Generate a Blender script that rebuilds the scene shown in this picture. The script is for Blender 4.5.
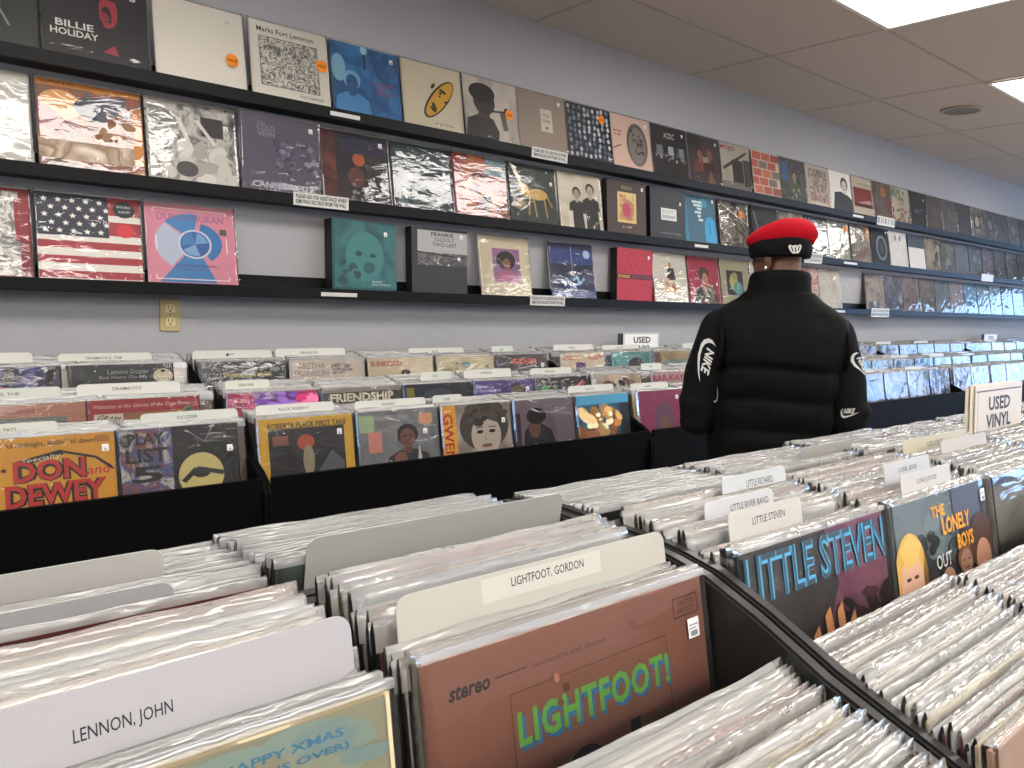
import bpy, bmesh, math, random
from mathutils import Matrix, Vector, noise
for o in list(bpy.data.objects): bpy.data.objects.remove(o)
S = bpy.context.scene; COL = S.collection
PI = math.pi
# ---------------------------------------------------------------- camera, world, exposure
ZC = 1.43                      # height of the camera above the floor
cd = bpy.data.cameras.new('camera'); cam = bpy.data.objects.new('camera', cd); COL.objects.link(cam)
cd.sensor_width = 36; cd.lens = 770 * 36 / 1024; cd.clip_start = 0.02; cd.clip_end = 100
def cam_axes(yaw, pitch, roll):
    yaw, pitch, roll = map(math.radians, (yaw, pitch, roll))
    f = Vector((math.cos(yaw)*math.cos(pitch), math.sin(yaw)*math.cos(pitch), math.sin(pitch)))
    r = Vector((math.sin(yaw), -math.cos(yaw), 0)); u = r.cross(f)
    c, s = math.cos(roll), math.sin(roll)
    return c*r + s*u, c*u - s*r, f
r_, u_, f_ = cam_axes(50.208, -6.692, 2.331)
m = Matrix((r_, u_, -f_)).transposed().to_4x4(); m.translation = (0, 0, ZC)
cam.matrix_world = m; S.camera = cam
S.view_settings.view_transform = 'Standard'; S.view_settings.look = 'None'
S.view_settings.exposure = 0.19; S.view_settings.gamma = 1; S.view_settings.use_curve_mapping = False
S.cycles.transparent_max_bounces = 24; S.cycles.max_bounces = 10
S.cycles.sample_clamp_indirect = 6
W = bpy.data.worlds.new('daylight'); S.world = W; W.use_nodes = True
W.node_tree.nodes['Background'].inputs[0].default_value = (0.36, 0.60, 1.0, 1)
W.node_tree.nodes['Background'].inputs[1].default_value = 7.0
LAMP = 14.5                     # radiance of the ceiling light diffusers

# ---------------------------------------------------------------- materials
def _lin(h):
    h = h.lstrip('#'); v = [int(h[i:i+2], 16)/255 for i in (0, 2, 4)]
    return tuple(c/12.92 if c <= .04045 else ((c+.055)/1.055)**2.4 for c in v) + (1,)
lin = _lin
_m = {}
def new_mat(name):
    mt = bpy.data.materials.new(name); mt.use_nodes = True
    return mt, mt.node_tree.nodes, mt.node_tree.links
def M(c, rough=.5, spec=.4, metal=0, gain=1):
    """plain colour (hex) or mottled print: a tuple of hex colours ending in a scale"""
    k = (c, rough, spec, metal, gain)
    lin = lambda h: tuple(min(.9, v*gain) for v in _lin(h)[:3]) + (1,)
    if k in _m: return _m[k]
    mt, N, L = new_mat('print' if isinstance(c, tuple) else 'paint_' + c)
    b = N['Principled BSDF']; b.inputs['Roughness'].default_value = rough
    b.inputs['Specular IOR Level'].default_value = spec; b.inputs['Metallic'].default_value = metal
    if isinstance(c, tuple):
        cols, sc = c[:-1], c[-1]
        tc = N.new('ShaderNodeTexCoord'); mp = N.new('ShaderNodeMapping'); nz = N.new('ShaderNodeTexNoise'); cr = N.new('ShaderNodeValToRGB')
        rnd = random.Random(str(c)); mp.inputs['Location'].default_value = [rnd.uniform(0, 9) for _ in range(3)]
        nz.inputs['Scale'].default_value = sc; nz.inputs['Detail'].default_value = 4; nz.inputs['Distortion'].default_value = 1.2
        e = cr.color_ramp.elements
        n = len(cols)
        while len(e) < n: e.new(.5)
        for i, h in enumerate(cols):
            e[i].position = .3 + .4*i/max(1, n-1); e[i].color = lin(h)
        L.new(tc.outputs['Object'], mp.inputs[0]); L.new(mp.outputs[0], nz.inputs[0]); L.new(nz.outputs[0], cr.inputs[0]); L.new(cr.outputs[0], b.inputs['Base Color'])
    else:
        b.inputs['Base Color'].default_value = lin(c)
    _m[k] = mt; return mt
def noisy(name, c1, c2, scale, rough=.6, bump=0, spec=.4, detail=4):
    mt, N, L = new_mat(name); b = N['Principled BSDF']; b.inputs['Roughness'].default_value = rough; b.inputs['Specular IOR Level'].default_value = spec
    tc = N.new('ShaderNodeTexCoord'); nz = N.new('ShaderNodeTexNoise'); nz.inputs['Scale'].default_value = scale; nz.inputs['Detail'].default_value = detail
    mx = N.new('ShaderNodeMix'); mx.data_type = 'RGBA'; mx.inputs[6].default_value = lin(c1); mx.inputs[7].default_value = lin(c2)
    L.new(tc.outputs['Object'], nz.inputs[0]); L.new(nz.outputs[0], mx.inputs[0]); L.new(mx.outputs[2], b.inputs['Base Color'])
    if bump:
        bp = N.new('ShaderNodeBump'); bp.inputs['Strength'].default_value = bump; bp.inputs['Distance'].default_value = .004
        L.new(nz.outputs[0], bp.inputs['Height']); L.new(bp.outputs[0], b.inputs['Normal'])
    return mt
def film(name, milk, bump, rough=.09, gl=1.0):
    """clear polythene: mostly see-through, mirror-like at glancing angles, `milk` of it cloudy"""
    mt, N, L = new_mat(name); N.remove(N['Principled BSDF']); out = N['Material Output']
    tr = N.new('ShaderNodeBsdfTransparent'); tr.inputs[0].default_value = (.97, .97, .97, 1)
    df = N.new('ShaderNodeBsdfDiffuse'); df.inputs[0].default_value = (.82, .81, .78, 1)
    gs = N.new('ShaderNodeBsdfGlossy'); gs.inputs['Roughness'].default_value = rough; gs.inputs[0].default_value = (gl, gl, gl, 1)
    fr = N.new('ShaderNodeFresnel'); fr.inputs['IOR'].default_value = 1.55
    tc = N.new('ShaderNodeTexCoord'); mp = N.new('ShaderNodeMapping'); mp.inputs['Scale'].default_value = (1, 1, 2.2); mp.inputs['Rotation'].default_value = (0, .5, 0)
    oi = N.new('ShaderNodeObjectInfo'); vm = N.new('ShaderNodeVectorMath'); vm.operation = 'MULTIPLY_ADD'; vm.inputs[1].default_value = (1, 1, 1)
    sc = N.new('ShaderNodeVectorMath'); sc.operation = 'SCALE'; sc.inputs[0].default_value = (7, 5, 9)
    nz = N.new('ShaderNodeTexNoise'); nz.inputs['Scale'].default_value = 9; nz.inputs['Detail'].default_value = 2.5; nz.inputs['Distortion'].default_value = 1.4
    bp = N.new('ShaderNodeBump'); bp.inputs['Strength'].default_value = bump; bp.inputs['Distance'].default_value = .02
    tn = N.new('ShaderNodeValToRGB'); tn.color_ramp.elements[0].color = (.80, .81, .83, 1); tn.color_ramp.elements[1].color = (.80, .72, .66, 1); e_ = tn.color_ramp.elements.new(.6); e_.color = (.86, .85, .82, 1)
    L.new(oi.outputs['Random'], tn.inputs[0]); L.new(tn.outputs[0], df.inputs[0])
    m1 = N.new('ShaderNodeMixShader'); m2 = N.new('ShaderNodeMixShader'); m1.inputs[0].default_value = milk
    L.new(tc.outputs['Object'], vm.inputs[0]); L.new(oi.outputs['Random'], sc.inputs['Scale']); L.new(sc.outputs[0], vm.inputs[2])
    L.new(vm.outputs[0], mp.inputs[0]); L.new(mp.outputs[0], nz.inputs[0]); L.new(nz.outputs[0], bp.inputs['Height'])
    for q in (df, gs, fr): L.new(bp.outputs[0], q.inputs['Normal'])
    L.new(tr.outputs[0], m1.inputs[1]); L.new(df.outputs[0], m1.inputs[2])
    L.new(fr.outputs[0], m2.inputs[0]); L.new(m1.outputs[0], m2.inputs[1]); L.new(gs.outputs[0], m2.inputs[2])
    L.new(m2.outputs[0], out.inputs[0]); return mt
CLEAR = film('clear_sleeve', .02, .10, .07)
MILKY = film('cloudy_sleeve_edge', .32, .40, .10)
BLACK = noisy('black_laminate', '060607', '09090a', 60, .62, 0, .06)
SHELFM = noisy('black_shelf_paint', '0b0b0c', '101011', 40, .5, 0, .2)
WALLM = noisy('grey_wall_paint', 'a3a3a6', 'aaa9ab', 30, .75, .05, .2)
CEILM = noisy('ceiling_tile', 'b0a8a2', 'c6beb7', 260, .9, .25, .1, 2)
def spines():
    """mixed sleeve colours: every record takes its own from a ramp"""
    mt, N, L = new_mat('mixed_cover_card'); b = N['Principled BSDF']; b.inputs['Roughness'].default_value = .5
    oi = N.new('ShaderNodeObjectInfo'); cr = N.new('ShaderNodeValToRGB'); cr.color_ramp.interpolation = 'CONSTANT'
    cols = 'e6e2d8 cfc8b8 2a2a2e d8d4cc 6f5748 b9b4ac e8e4da 394a60 c9b48e 9a938a 7c2f2a efece4 45443f d9c9a0 5c6b62 b8a6a0 26262a dedad2 84424c c7c3bb'.split()
    e = cr.color_ramp.elements
    while len(e) < len(cols): e.new(.5)
    for i, h in enumerate(cols): e[i].position = i/len(cols); e[i].color = lin(h)
    L.new(oi.outputs['Random'], cr.inputs[0]); L.new(cr.outputs[0], b.inputs['Base Color']); return mt
SPINE = spines()

# ---------------------------------------------------------------- object helpers
def tag(o, label=None, cat=None, group=None, kind=None):
    if label: o['label'] = label
    if cat: o['category'] = cat
    if group: o['group'] = group
    if kind: o['kind'] = kind
    return o
def thing(name, label, cat, loc=(0, 0, 0), rot=(0, 0, 0), group=None):
    o = bpy.data.objects.new(name, None); COL.objects.link(o); o.location = loc; o.rotation_euler = rot; o.empty_display_size = .05
    return tag(o, label, cat, group)
def link(name, me, parent=None, loc=None):
    o = bpy.data.objects.new(name, me); COL.objects.link(o); o.parent = parent
    if loc: o.location = loc
    return o
def obj(name, bm, mats, parent=None, smooth=False, loc=None):
    me = bpy.data.meshes.new(name); bm.to_mesh(me); bm.free()
    for mt in (mats if isinstance(mats, (list, tuple)) else [mats]): me.materials.append(mt)
    if smooth:
        for p in me.polygons: p.use_smooth = True
    return link(name, me, parent, loc)
def box(bm, x0, y0, z0, x1, y1, z1, mi=0, bev=0):
    vs = [bm.verts.new(p) for p in ((x0,y0,z0),(x1,y0,z0),(x1,y1,z0),(x0,y1,z0),(x0,y0,z1),(x1,y0,z1),(x1,y1,z1),(x0,y1,z1))]
    fs = []
    for f in ((3,2,1,0),(4,5,6,7),(0,1,5,4),(1,2,6,5),(2,3,7,6),(3,0,4,7)):
        fc = bm.faces.new([vs[i] for i in f]); fc.material_index = mi; fs.append(fc)
    if bev:
        bmesh.ops.bevel(bm, geom=list({e for f in fs for e in f.edges}), offset=bev, segments=2, affect='EDGES', profile=.5)
    return vs
def BX(*a, **k):
    bm = bmesh.new(); box(bm, *a, **k); return bm
def prism_x(pts, x0, x1, mi=0, bm=None):
    """polygon in (y, z) pushed along x"""
    bm = bm or bmesh.new(); n = len(pts)
    a = [bm.verts.new((x0, y, z)) for y, z in pts]; b = [bm.verts.new((x1, y, z)) for y, z in pts]
    bm.faces.new(a).material_index = mi; bm.faces.new(b[::-1]).material_index = mi
    for i in range(n): bm.faces.new((a[i], b[i], b[(i+1) % n], a[(i+1) % n])).material_index = mi
    bmesh.ops.recalc_face_normals(bm, faces=bm.faces); return bm

# ---------------------------------------------------------------- flat printed artwork on cards and covers
_tx = {}
def text_geo(s, b=0, sh=0, sp=1):
    k = (s, b, sh, sp)
    if k not in _tx:
        cu = bpy.data.curves.new('lettering', 'FONT'); cu.body = s; cu.size = 1; cu.offset = b; cu.shear = sh; cu.space_character = sp; cu.resolution_u = 2
        o = bpy.data.objects.new('lettering', cu); me = bpy.data.meshes.new_from_object(o)
        v = [(q.co.x, q.co.y) for q in me.vertices]; f = [tuple(p.vertices) for p in me.polygons]
        bpy.data.objects.remove(o); bpy.data.curves.remove(cu); bpy.data.meshes.remove(me)
        x0 = min(p[0] for p in v); x1 = max(p[0] for p in v); y0 = min(p[1] for p in v); y1 = max(p[1] for p in v)
        _tx[k] = ([((x-x0)/(x1-x0), (y-y0)/max(1e-6, y1-y0)) for x, y in v], f)
    return _tx[k]
def clip(pts):
    for ax, lim, sg in ((0, 0, 1), (0, 1, -1), (1, 0, 1), (1, 1, -1)):
        out = []
        for i in range(len(pts)):
            p, q = pts[i-1], pts[i]; a = (p[ax]-lim)*sg; b = (q[ax]-lim)*sg
            if a*b < 0:
                t = a/(a-b); out.append((p[0]+(q[0]-p[0])*t, p[1]+(q[1]-p[1])*t))
            if b >= 0: out.append(q)
        pts = out
        if len(pts) < 3: return []
    return pts
class Art:
    G = 1.3                    # printed colours were noted under the shop's light; this lifts them to reflectances
    K = 1.0                    # squeezes the print toward the top edge, for covers that show only their upper part
    """a card w by h, t thick, its front at y = 0 facing -y, printed in layers; coordinates run 0..1 from its lower left"""
    def __init__(s, base='e8e4da', w=.315, h=.315, t=.004, back=None, corner=0, side=None):
        s.w, s.h, s.t = w, h, t; s.bm = bmesh.new(); s.mats = []; s.n = 0; bm = s.bm
        if corner:
            pts = [(0, 0), (w, 0)]
            for cx, a0 in ((w-corner, 0), (corner, PI/2)):
                pts += [(cx+corner*math.cos(a0+PI/2*i/5), h-corner+corner*math.sin(a0+PI/2*i/5)) for i in range(6)]
            a = [bm.verts.new((x, 0, z)) for x, z in pts]; b = [bm.verts.new((x, t, z)) for x, z in pts]
            bm.faces.new(a); bm.faces.new(b[::-1]); n = len(pts)
            for i in range(n): bm.faces.new((a[i], b[i], b[(i+1) % n], a[(i+1) % n]))
            s.mi(base)
        else:
            box(bm, 0, 0, 0, w, t, h); s.mi(base)
            if side:
                k = s.mi(side)
                for f in bm.faces:
                    if abs(f.normal.y) < .5: f.material_index = k
        bm.normal_update()
        if side and not corner:
            for f in bm.faces:
                f.material_index = 0 if f.normal.y < -.5 else k
    def mi(s, c):
        mt = c if isinstance(c, bpy.types.Material) else M(c, gain=s.G)
        if mt not in s.mats: s.mats.append(mt)
        return s.mats.index(mt)
    def y(s):
        s.n += 1; return -.00007*s.n
    def P(s, pts, c, y=None):
        pts = clip(pts)
        if not pts: return s
        y = s.y() if y is None else y
        try: f = s.bm.faces.new([s.bm.verts.new((p[0]*s.w, y, (1-(1-p[1])*s.K)*s.h)) for p in pts]); f.material_index = s.mi(c)
        except ValueError: pass
        return s
    def R(s, x0, y0, x1, y1, c): return s.P([(x0, y0), (x1, y0), (x1, y1), (x0, y1)], c)
    def E(s, cx, cy, rx, ry, c, a0=0, a1=360, rot=0, n=22):
        full = a1-a0 >= 360; pts = [] if full else [(cx, cy)]
        cr, sr = math.cos(math.radians(rot)), math.sin(math.radians(rot))
        for i in range(n if full else n+1):
            a = math.radians(a0+(a1-a0)*i/n); x, y = rx*math.cos(a), ry*math.sin(a); pts.append((cx+x*cr-y*sr, cy+x*sr+y*cr))
        return s.P(pts, c)
    def L(s, pts, wd, c):
        y = s.y()
        for (a, b), (d, e) in zip(pts, pts[1:]):
            l = math.hypot(d-a, e-b) or 1; nx, ny = -(e-b)/l*wd/2, (d-a)/l*wd/2
            s.P([(a-nx, b-ny), (d-nx, e-ny), (d+nx, e+ny), (a+nx, b+ny)], c, y)
        return s
    def F(s, x0, y0, x1, y1, wd, c): return s.L([(x0, y0), (x1, y0), (x1, y1), (x0, y1), (x0, y0)], wd, c)
    def T(s, t, x0, y0, x1, y1, c, b=.0, sh=0, sp=1, rot=0):
        v, f = text_geo(t, b, sh, sp); y = s.y(); k = s.mi(c); cx, cy = (x0+x1)/2, (y0+y1)/2; cr, sr = math.cos(math.radians(rot)), math.sin(math.radians(rot))
        vs = []
        for px, py in v:
            dx, dy = (px-.5)*(x1-x0), (py-.5)*(y1-y0); vs.append(s.bm.verts.new(((cx+dx*cr-dy*sr)*s.w, y, (1-(1-cy-dx*sr-dy*cr)*s.K)*s.h)))
        for q in f:
            try: s.bm.faces.new([vs[i] for i in q]).material_index = k
            except ValueError: pass
        return s
    def B(s, cx, cy, r, skin, hair, cloth):
        """head and shoulders"""
        s.P([(cx-2.3*r, cy-4.2*r), (cx-2.1*r, cy-2.2*r), (cx-.9*r, cy-1.5*r), (cx+.9*r, cy-1.5*r), (cx+2.1*r, cy-2.2*r), (cx+2.3*r, cy-4.2*r)], cloth)
        s.R(cx-.42*r, cy-1.9*r, cx+.42*r, cy-.6*r, skin); s.E(cx, cy+.25*r, 1.12*r, 1.25*r, hair); s.E(cx, cy-.1*r, .8*r, 1.08*r, skin)
        s.E(cx-.32*r, cy+.08*r, .14*r, .08*r, '201512'); s.E(cx+.32*r, cy+.08*r, .14*r, .08*r, '201512'); s.E(cx, cy-.6*r, .3*r, .09*r, '7a3a34')
        return s
    def S(s, n, seed, cols, r0, r1, reg=(0, 0, 1, 1), el=1.6):
        rn = random.Random(seed)
        for i in range(n):
            r = rn.uniform(r0, r1); s.E(rn.uniform(reg[0], reg[2]), rn.uniform(reg[1], reg[3]), r*rn.uniform(1, el), r, rn.choice(cols), rot=rn.uniform(0, 180), n=10)
        return s
    def mesh(s, name):
        me = bpy.data.meshes.new(name); s.bm.to_mesh(me); s.bm.free()
        for mt in s.mats: me.materials.append(mt)
        return me

# ---------------------------------------------------------------- sleeves and stickers
def bag_mesh(seed, w=.325, h=.321, t=.005, crease=4, amp=.0018, ridge=0):
    """polythene bag round a cover: a creased front sheet, plain back, closed edges; its cover starts at the local origin"""
    rn = random.Random(seed); n = 22; bm = bmesh.new(); lines = []
    for _ in range(crease):
        a = rn.choice([rn.gauss(0, .12), rn.gauss(0, .12), rn.uniform(-1, 1)]); lines.append((rn.uniform(.1, .9)*w, rn.choice([rn.uniform(.04, .35), rn.uniform(.04, .95)])*h, a, rn.uniform(.004, .009), rn.uniform(.5, 1)*amp, rn.uniform(-3, 3)))
    def d(x, z):
        v = .0007*noise.noise((x*14+seed*3, z*14, seed))
        for cx, cz, a, wd, am, cv in lines:
            u = (x-cx)*math.cos(a)+(z-cz)*math.sin(a); q = -(x-cx)*math.sin(a)+(z-cz)*math.cos(a)+cv*.02*math.sin(u*14)
            v += am*math.exp(-(q/wd)**2)*max(0, 1-abs(u)/.2)
        e = min(x, w-x, z, h-z); return v*min(1, max(0, e)/.02)
    ox = -.005
    hj = [h*j/n if j < n-1 else (.3150 if j == n-1 else h) for j in range(n+1)]
    fr = [[bm.verts.new((ox+w*i/n, -.0022-d(w*i/n, hj[j]), hj[j])) for i in range(n+1)] for j in range(n+1)]
    bk = [[bm.verts.new((ox+w*i/n, t+.0012, h*j/n)) for i in range(n+1)] for j in (0, n)]
    for j in range(n-1):
        for i in range(n): bm.faces.new((fr[j][i], fr[j][i+1], fr[j+1][i+1], fr[j+1][i]))
    for i in range(n):
        bm.faces.new((fr[0][i+1], fr[0][i], bk[0][i], bk[0][i+1])); bm.faces.new((fr[n][i], fr[n][i+1], bk[1][i+1], bk[1][i])).material_index = 1; bm.faces.new((fr[n-1][i], fr[n-1][i+1], fr[n][i+1], fr[n][i])).material_index = 1
        bm.faces.new((bk[0][i+1], bk[0][i], bk[1][i], bk[1][i+1]))
    for i, q in ((0, 1), (n, 0)):
        c = [fr[j][i] for j in range(n+1)]; c = c + [bk[1][i], bk[0][i]]; bm.faces.new(c if not q else c[::-1])
    me = bpy.data.meshes.new('sleeve'); bm.to_mesh(me); bm.free(); me.materials.append(CLEAR); me.materials.append(MILKY)
    for p in me.polygons: p.use_smooth = len(p.vertices) == 4
    return me
BAGS = [bag_mesh(i+1, crease=3+i % 4, amp=.0012+.0006*(i % 3)) for i in range(8)]
FARBAGS = [bag_mesh(i+40, crease=9, amp=.0035) for i in range(3)]
def top_bag(seed, w=.323, h=.3235):
    """bag of a filed record: clear panels with a cloudy, crumpled rim standing over the cover"""
    rn = random.Random(seed); bm = bmesh.new(); n = 16; rows = []
    for (y, z, k) in ((-.0012, 0, 0), (-.0012, .30, 0), (-.001, .315, 1), (.0004, h, 2), (.0022, h-.001, 2), (.0044, .315, 1), (.0046, 0, 0)):
        r = []
        for i in range(n+1):
            u = i/n; a = noise.noise((u*3+seed*7, 2.1, seed)); b = noise.noise((u*4.5, 5.3, seed*3))
            r.append(bm.verts.new((-.005+w*u, y+(.0011*a if k == 2 else 0), z+(.003*b if k == 2 else 0))))
        rows.append(r)
    for j in range(len(rows)-1):
        for i in range(n):
            f = bm.faces.new((rows[j][i], rows[j][i+1], rows[j+1][i+1], rows[j+1][i])); f.material_index = 1 if 1 <= j <= 4 else 0; f.smooth = True
    for i, q in ((0, 1), (n, 0)):
        c = [r[i] for r in rows]; bm.faces.new(c[::-1] if not q else c)
    me = bpy.data.meshes.new('sleeve'); bm.to_mesh(me); bm.free(); me.materials.append(CLEAR); me.materials.append(MILKY); return me
TOPBAGS = [top_bag(i+1) for i in range(6)]
def sticker_mesh():
    a = Art('ecebe8', .016, .018, .0003); a.R(.1, .62, .9, .7, '8d8e94').R(.1, .45, .7, .53, '9d9ea4').R(.2, .1, .8, .36, '7d7e84'); return a.mesh('price_sticker')
STICK = sticker_mesh()
def orange_mesh():
    bm = bmesh.new(); bmesh.ops.create_circle(bm, cap_ends=True, radius=.024, segments=24, matrix=Matrix.Rotation(PI/2, 4, 'X'))
    r = bmesh.ops.extrude_face_region(bm, geom=list(bm.faces)); bmesh.ops.translate(bm, verts=[v for v in r['geom'] if isinstance(v, bmesh.types.BMVert)], vec=(0, -.0004, 0)); bmesh.ops.recalc_face_normals(bm, faces=bm.faces)
    v, f = text_geo('SALE', .02); vs = [bm.verts.new(((x-.5)*.034, -.0006, (y-.5)*.012)) for x, y in v]
    for q in f: bm.faces.new([vs[i] for i in q]).material_index = 1
    me = bpy.data.meshes.new('orange_sticker'); bm.to_mesh(me); bm.free(); me.materials.append(M('f08a1c')); me.materials.append(M('6a3410')); return me
ORANGE = orange_mesh()
_bagn = [0]
def add_bits(root, art, bag=True, price=None, orange=None, far=False):
    """sleeve and stickers of a cover"""
    if bag:
        _bagn[0] += 1; link('sleeve', (FARBAGS if far else BAGS)[_bagn[0] % (3 if far else 8)], root)
    if price: link('price_sticker', STICK, root, (price[0]*art.w, -.0026 if bag else -.002, price[1]*art.h))
    if orange: link('orange_sticker', ORANGE, root, (orange[0]*art.w, -.006, orange[1]*art.h))

# ================================================================ the room
HC = ZC + 1.317; WY = 2.9885; X0, X1, YB = -3.4, 13.4, -5.2
def struct(name, bm, mt, parent=None):
    o = obj(name, bm, mt, parent); o['kind'] = 'structure'; return o
struct('floor', BX(X0, YB, -.1, X1, WY+.12, 0), noisy('grey_floor', 'b5a99c', 'c2b6a9', 12, .7, 0, .3))
struct('wall_back', BX(X0-.12, WY, 0, X1+.12, WY+.12, HC+.1), WALLM)
struct('wall_left', BX(X0-.12, YB, 0, X0, WY, HC+.1), WALLM)
struct('wall_front', BX(X0-.12, YB-.12, 0, X1+.12, YB, HC+.1), WALLM)
bm = bmesh.new()                                         # street side: piers round two wide shop windows
for y0, y1, z0, z1 in ((YB, -4.4, 0, HC+.1), (-.95, -.55, .5, 2.35), (2.1, WY, 0, HC+.1), (-4.4, 2.1, 0, .5), (-4.4, 2.1, 2.35, HC+.1)): box(bm, X1, y0, z0, X1+.12, y1, z1)
struct('wall_right', bm, WALLM)
for i, (y0, y1) in enumerate(((-4.4, -.95), (-.55, 2.1))):
    bm = bmesh.new()
    for a in ((y0, y0+.05, .5, 2.35), (y1-.05, y1, .5, 2.35), (y0, y1, .5, .55), (y0, y1, 2.3, 2.35), ((y0+y1)/2-.025, (y0+y1)/2+.025, .55, 2.3)): box(bm, X1+.03, a[0], a[2], X1+.09, a[1], a[3])
    struct('window_%d' % (i+1), bm, M('2a2b2d'))
    pl = bpy.data.lights.new('window_daylight', 'AREA'); pl.shape = 'RECTANGLE'; pl.size = 1.85; pl.size_y = y1-y0; pl.cycles.is_portal = True
    po = bpy.data.objects.new('window_daylight', pl); COL.objects.link(po); po.location = (X1+.13, (y0+y1)/2, 1.42); po.rotation_euler = (0, PI/2, 0)
# ceiling: lay-in tiles, 4 ft along the wall by 2 ft, with openings for the lights
XG = [4.98+1.22*k for k in range(-7, 8)]; YG = [1.857+.61*k for k in range(-12, 3)]
struct('ceiling', BX(X0, YB, HC, X1, WY, HC+.1), CEILM)
GRIDM = M('aaa29c', .8, .1); bm = bmesh.new()
for x in XG:
    if X0 < x < X1: box(bm, x-.009, YB, HC-.0015, x+.009, WY, HC+.002)
for y in YG:
    if YB < y < WY: box(bm, X0, y-.009, HC-.0018, X1, y+.009, HC+.002)
struct('trim_ceiling', bm, GRIDM)
DIFF, N_, L_ = new_mat('lit_diffuser'); N_.remove(N_['Principled BSDF']); em = N_.new('ShaderNodeEmission'); em.inputs[0].default_value = (1, .965, .915, 1); em.inputs[1].default_value = LAMP; L_.new(em.outputs[0], N_['Material Output'].inputs[0])
bm = bmesh.new(); w, d = 1.196, .586
for a in ((0, 0, w, .022), (0, d-.022, w, d), (0, .022, .022, d-.022), (w-.022, .022, w, d-.022)): box(bm, a[0], a[1], -.012, a[2], a[3], -.0045)
FRAME = bpy.data.meshes.new('light_frame'); bm.to_mesh(FRAME); bm.free(); FRAME.materials.append(M('d8d5d0'))
bm = bmesh.new(); box(bm, .022, .022, -.008, w-.022, d-.022, -.005); DIFFM = bpy.data.meshes.new('diffuser'); bm.to_mesh(DIFFM); bm.free(); DIFFM.materials.append(DIFF)
for k in range(7):
    for y in (1.247, -.583, -2.413, -4.243):
        x = .1+2.44*k-2.44
        if not X0 < x < 9: continue      # panels toward the shop windows left out to darken the far ceiling
        lab = {(2, 1.247): 'lit white ceiling light panel cut off by the top of the picture, nearer one', (3, 1.247): 'lit white ceiling light panel right beside the round grey ceiling grille'}.get((k, y), 'lit white ceiling light panel outside the view, one of the rows over the shop')
        t = thing('ceiling_light', lab, 'ceiling light', (x+.012, y+.012, HC), group='ceiling light panels'); link('frame', FRAME, t); link('diffuser', DIFFM, t)
t = thing('ceiling_grille', 'round grey speaker grille set in a ceiling tile near the right light panel', 'speaker', (5.56, 2.185, HC))
bm = bmesh.new(); bmesh.ops.create_circle(bm, cap_ends=True, radius=.108, segments=32)
for i in range(3): pass
obj('mesh_disc', bm, noisy('grey_grille', '6f6c69', '7d7a76', 400, .7), t, loc=(0, 0, -.009))
def ring(bm, r0, r1, z0, z1, n=32):
    q = []
    for i in range(n):
        a = 2*PI*i/n; q.append([bm.verts.new((r*math.cos(a), r*math.sin(a), z)) for r, z in ((r0, z0), (r1, z0), (r1, z1), (r0, z1))])
    for i in range(n):
        a, b = q[i], q[(i+1) % n]
        for k in range(4): bm.faces.new((a[k], a[(k+1) % 4], b[(k+1) % 4], b[k]))
    bmesh.ops.recalc_face_normals(bm, faces=bm.faces)
bm = bmesh.new(); ring(bm, .106, .125, -.013, -.0005); obj('rim', bm, M('a39c96'), t)
# outlet
t = thing('wall_outlet', 'beige double power outlet on the grey wall under the lowest shelf', 'outlet', (.84, WY, ZC-.128))
bm = bmesh.new(); box(bm, -.036, -.007, -.06, .036, 0, .06, bev=.003); obj('cover_plate', bm, M('b9a878'), t)
for z in (.024, -.024):
    a = Art('c4b383', .034, .030, .003, corner=.01); a.R(.25, .42, .33, .85, '3a3222').R(.66, .42, .74, .85, '3a3222').E(.5, .2, .1, .12, '3a3222')
    link('socket', a.mesh('socket'), t, (-.017, -.0095, z-.015))
bm = bmesh.new(); bmesh.ops.create_circle(bm, cap_ends=True, radius=.004, segments=12, matrix=Matrix.Rotation(PI/2, 4, 'X')); obj('screw', bm, M('8f8055'), t, loc=(0, -.0075, 0))

# ================================================================ display shelves
SH = {'A': .657, 'B': .307, 'C': -.053}
names = {'A': 'long black display ledge highest on the wall', 'B': 'long black display ledge in the middle of the three on the wall', 'C': 'long black display ledge lowest on the wall above the outlet'}
for k, z in SH.items():
    t = thing('display_shelf', names[k], 'shelf', (0, 0, ZC+z), group='black display ledges')
    obj('ledge', BX(X0+.02, 2.897, 0, X1-.5, WY-.009, .012), SHELFM, t)
    obj('front_lip', BX(X0+.02, 2.8885, 0, X1-.5, 2.8965, .043, bev=.0015), SHELFM, t)
    obj('back_rail', BX(X0+.02, WY-.0085, 0, X1-.5, WY-.0005, .085), SHELFM, t)

def cover(shelf, x, art, label, lean=11.5, price=(.86, .86), orange=None, bag=True, name='record_album', cat='record album', group=None, far=False, y=2.9, yaw=None):
    h = art.h; a = math.radians(lean)
    t = thing(name, label, cat, (x, y+(.0115 if far else .006), ZC+SH[shelf]+.0145), (-a, 0, random.Random(x).uniform(-.006, .006) if yaw is None else yaw), group or {'A': 'albums on the top ledge', 'B': 'albums on the middle ledge', 'C': 'albums on the lowest ledge'}[shelf])
    link('cover' if art.t < .01 else 'box', art.mesh('cover'), t); add_bits(t, art, bag, price, orange, far); return t
A = Art; Art.K = .9; Art.G = 1.02      # the ledge lip hides the lowest strip of every cover
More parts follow.
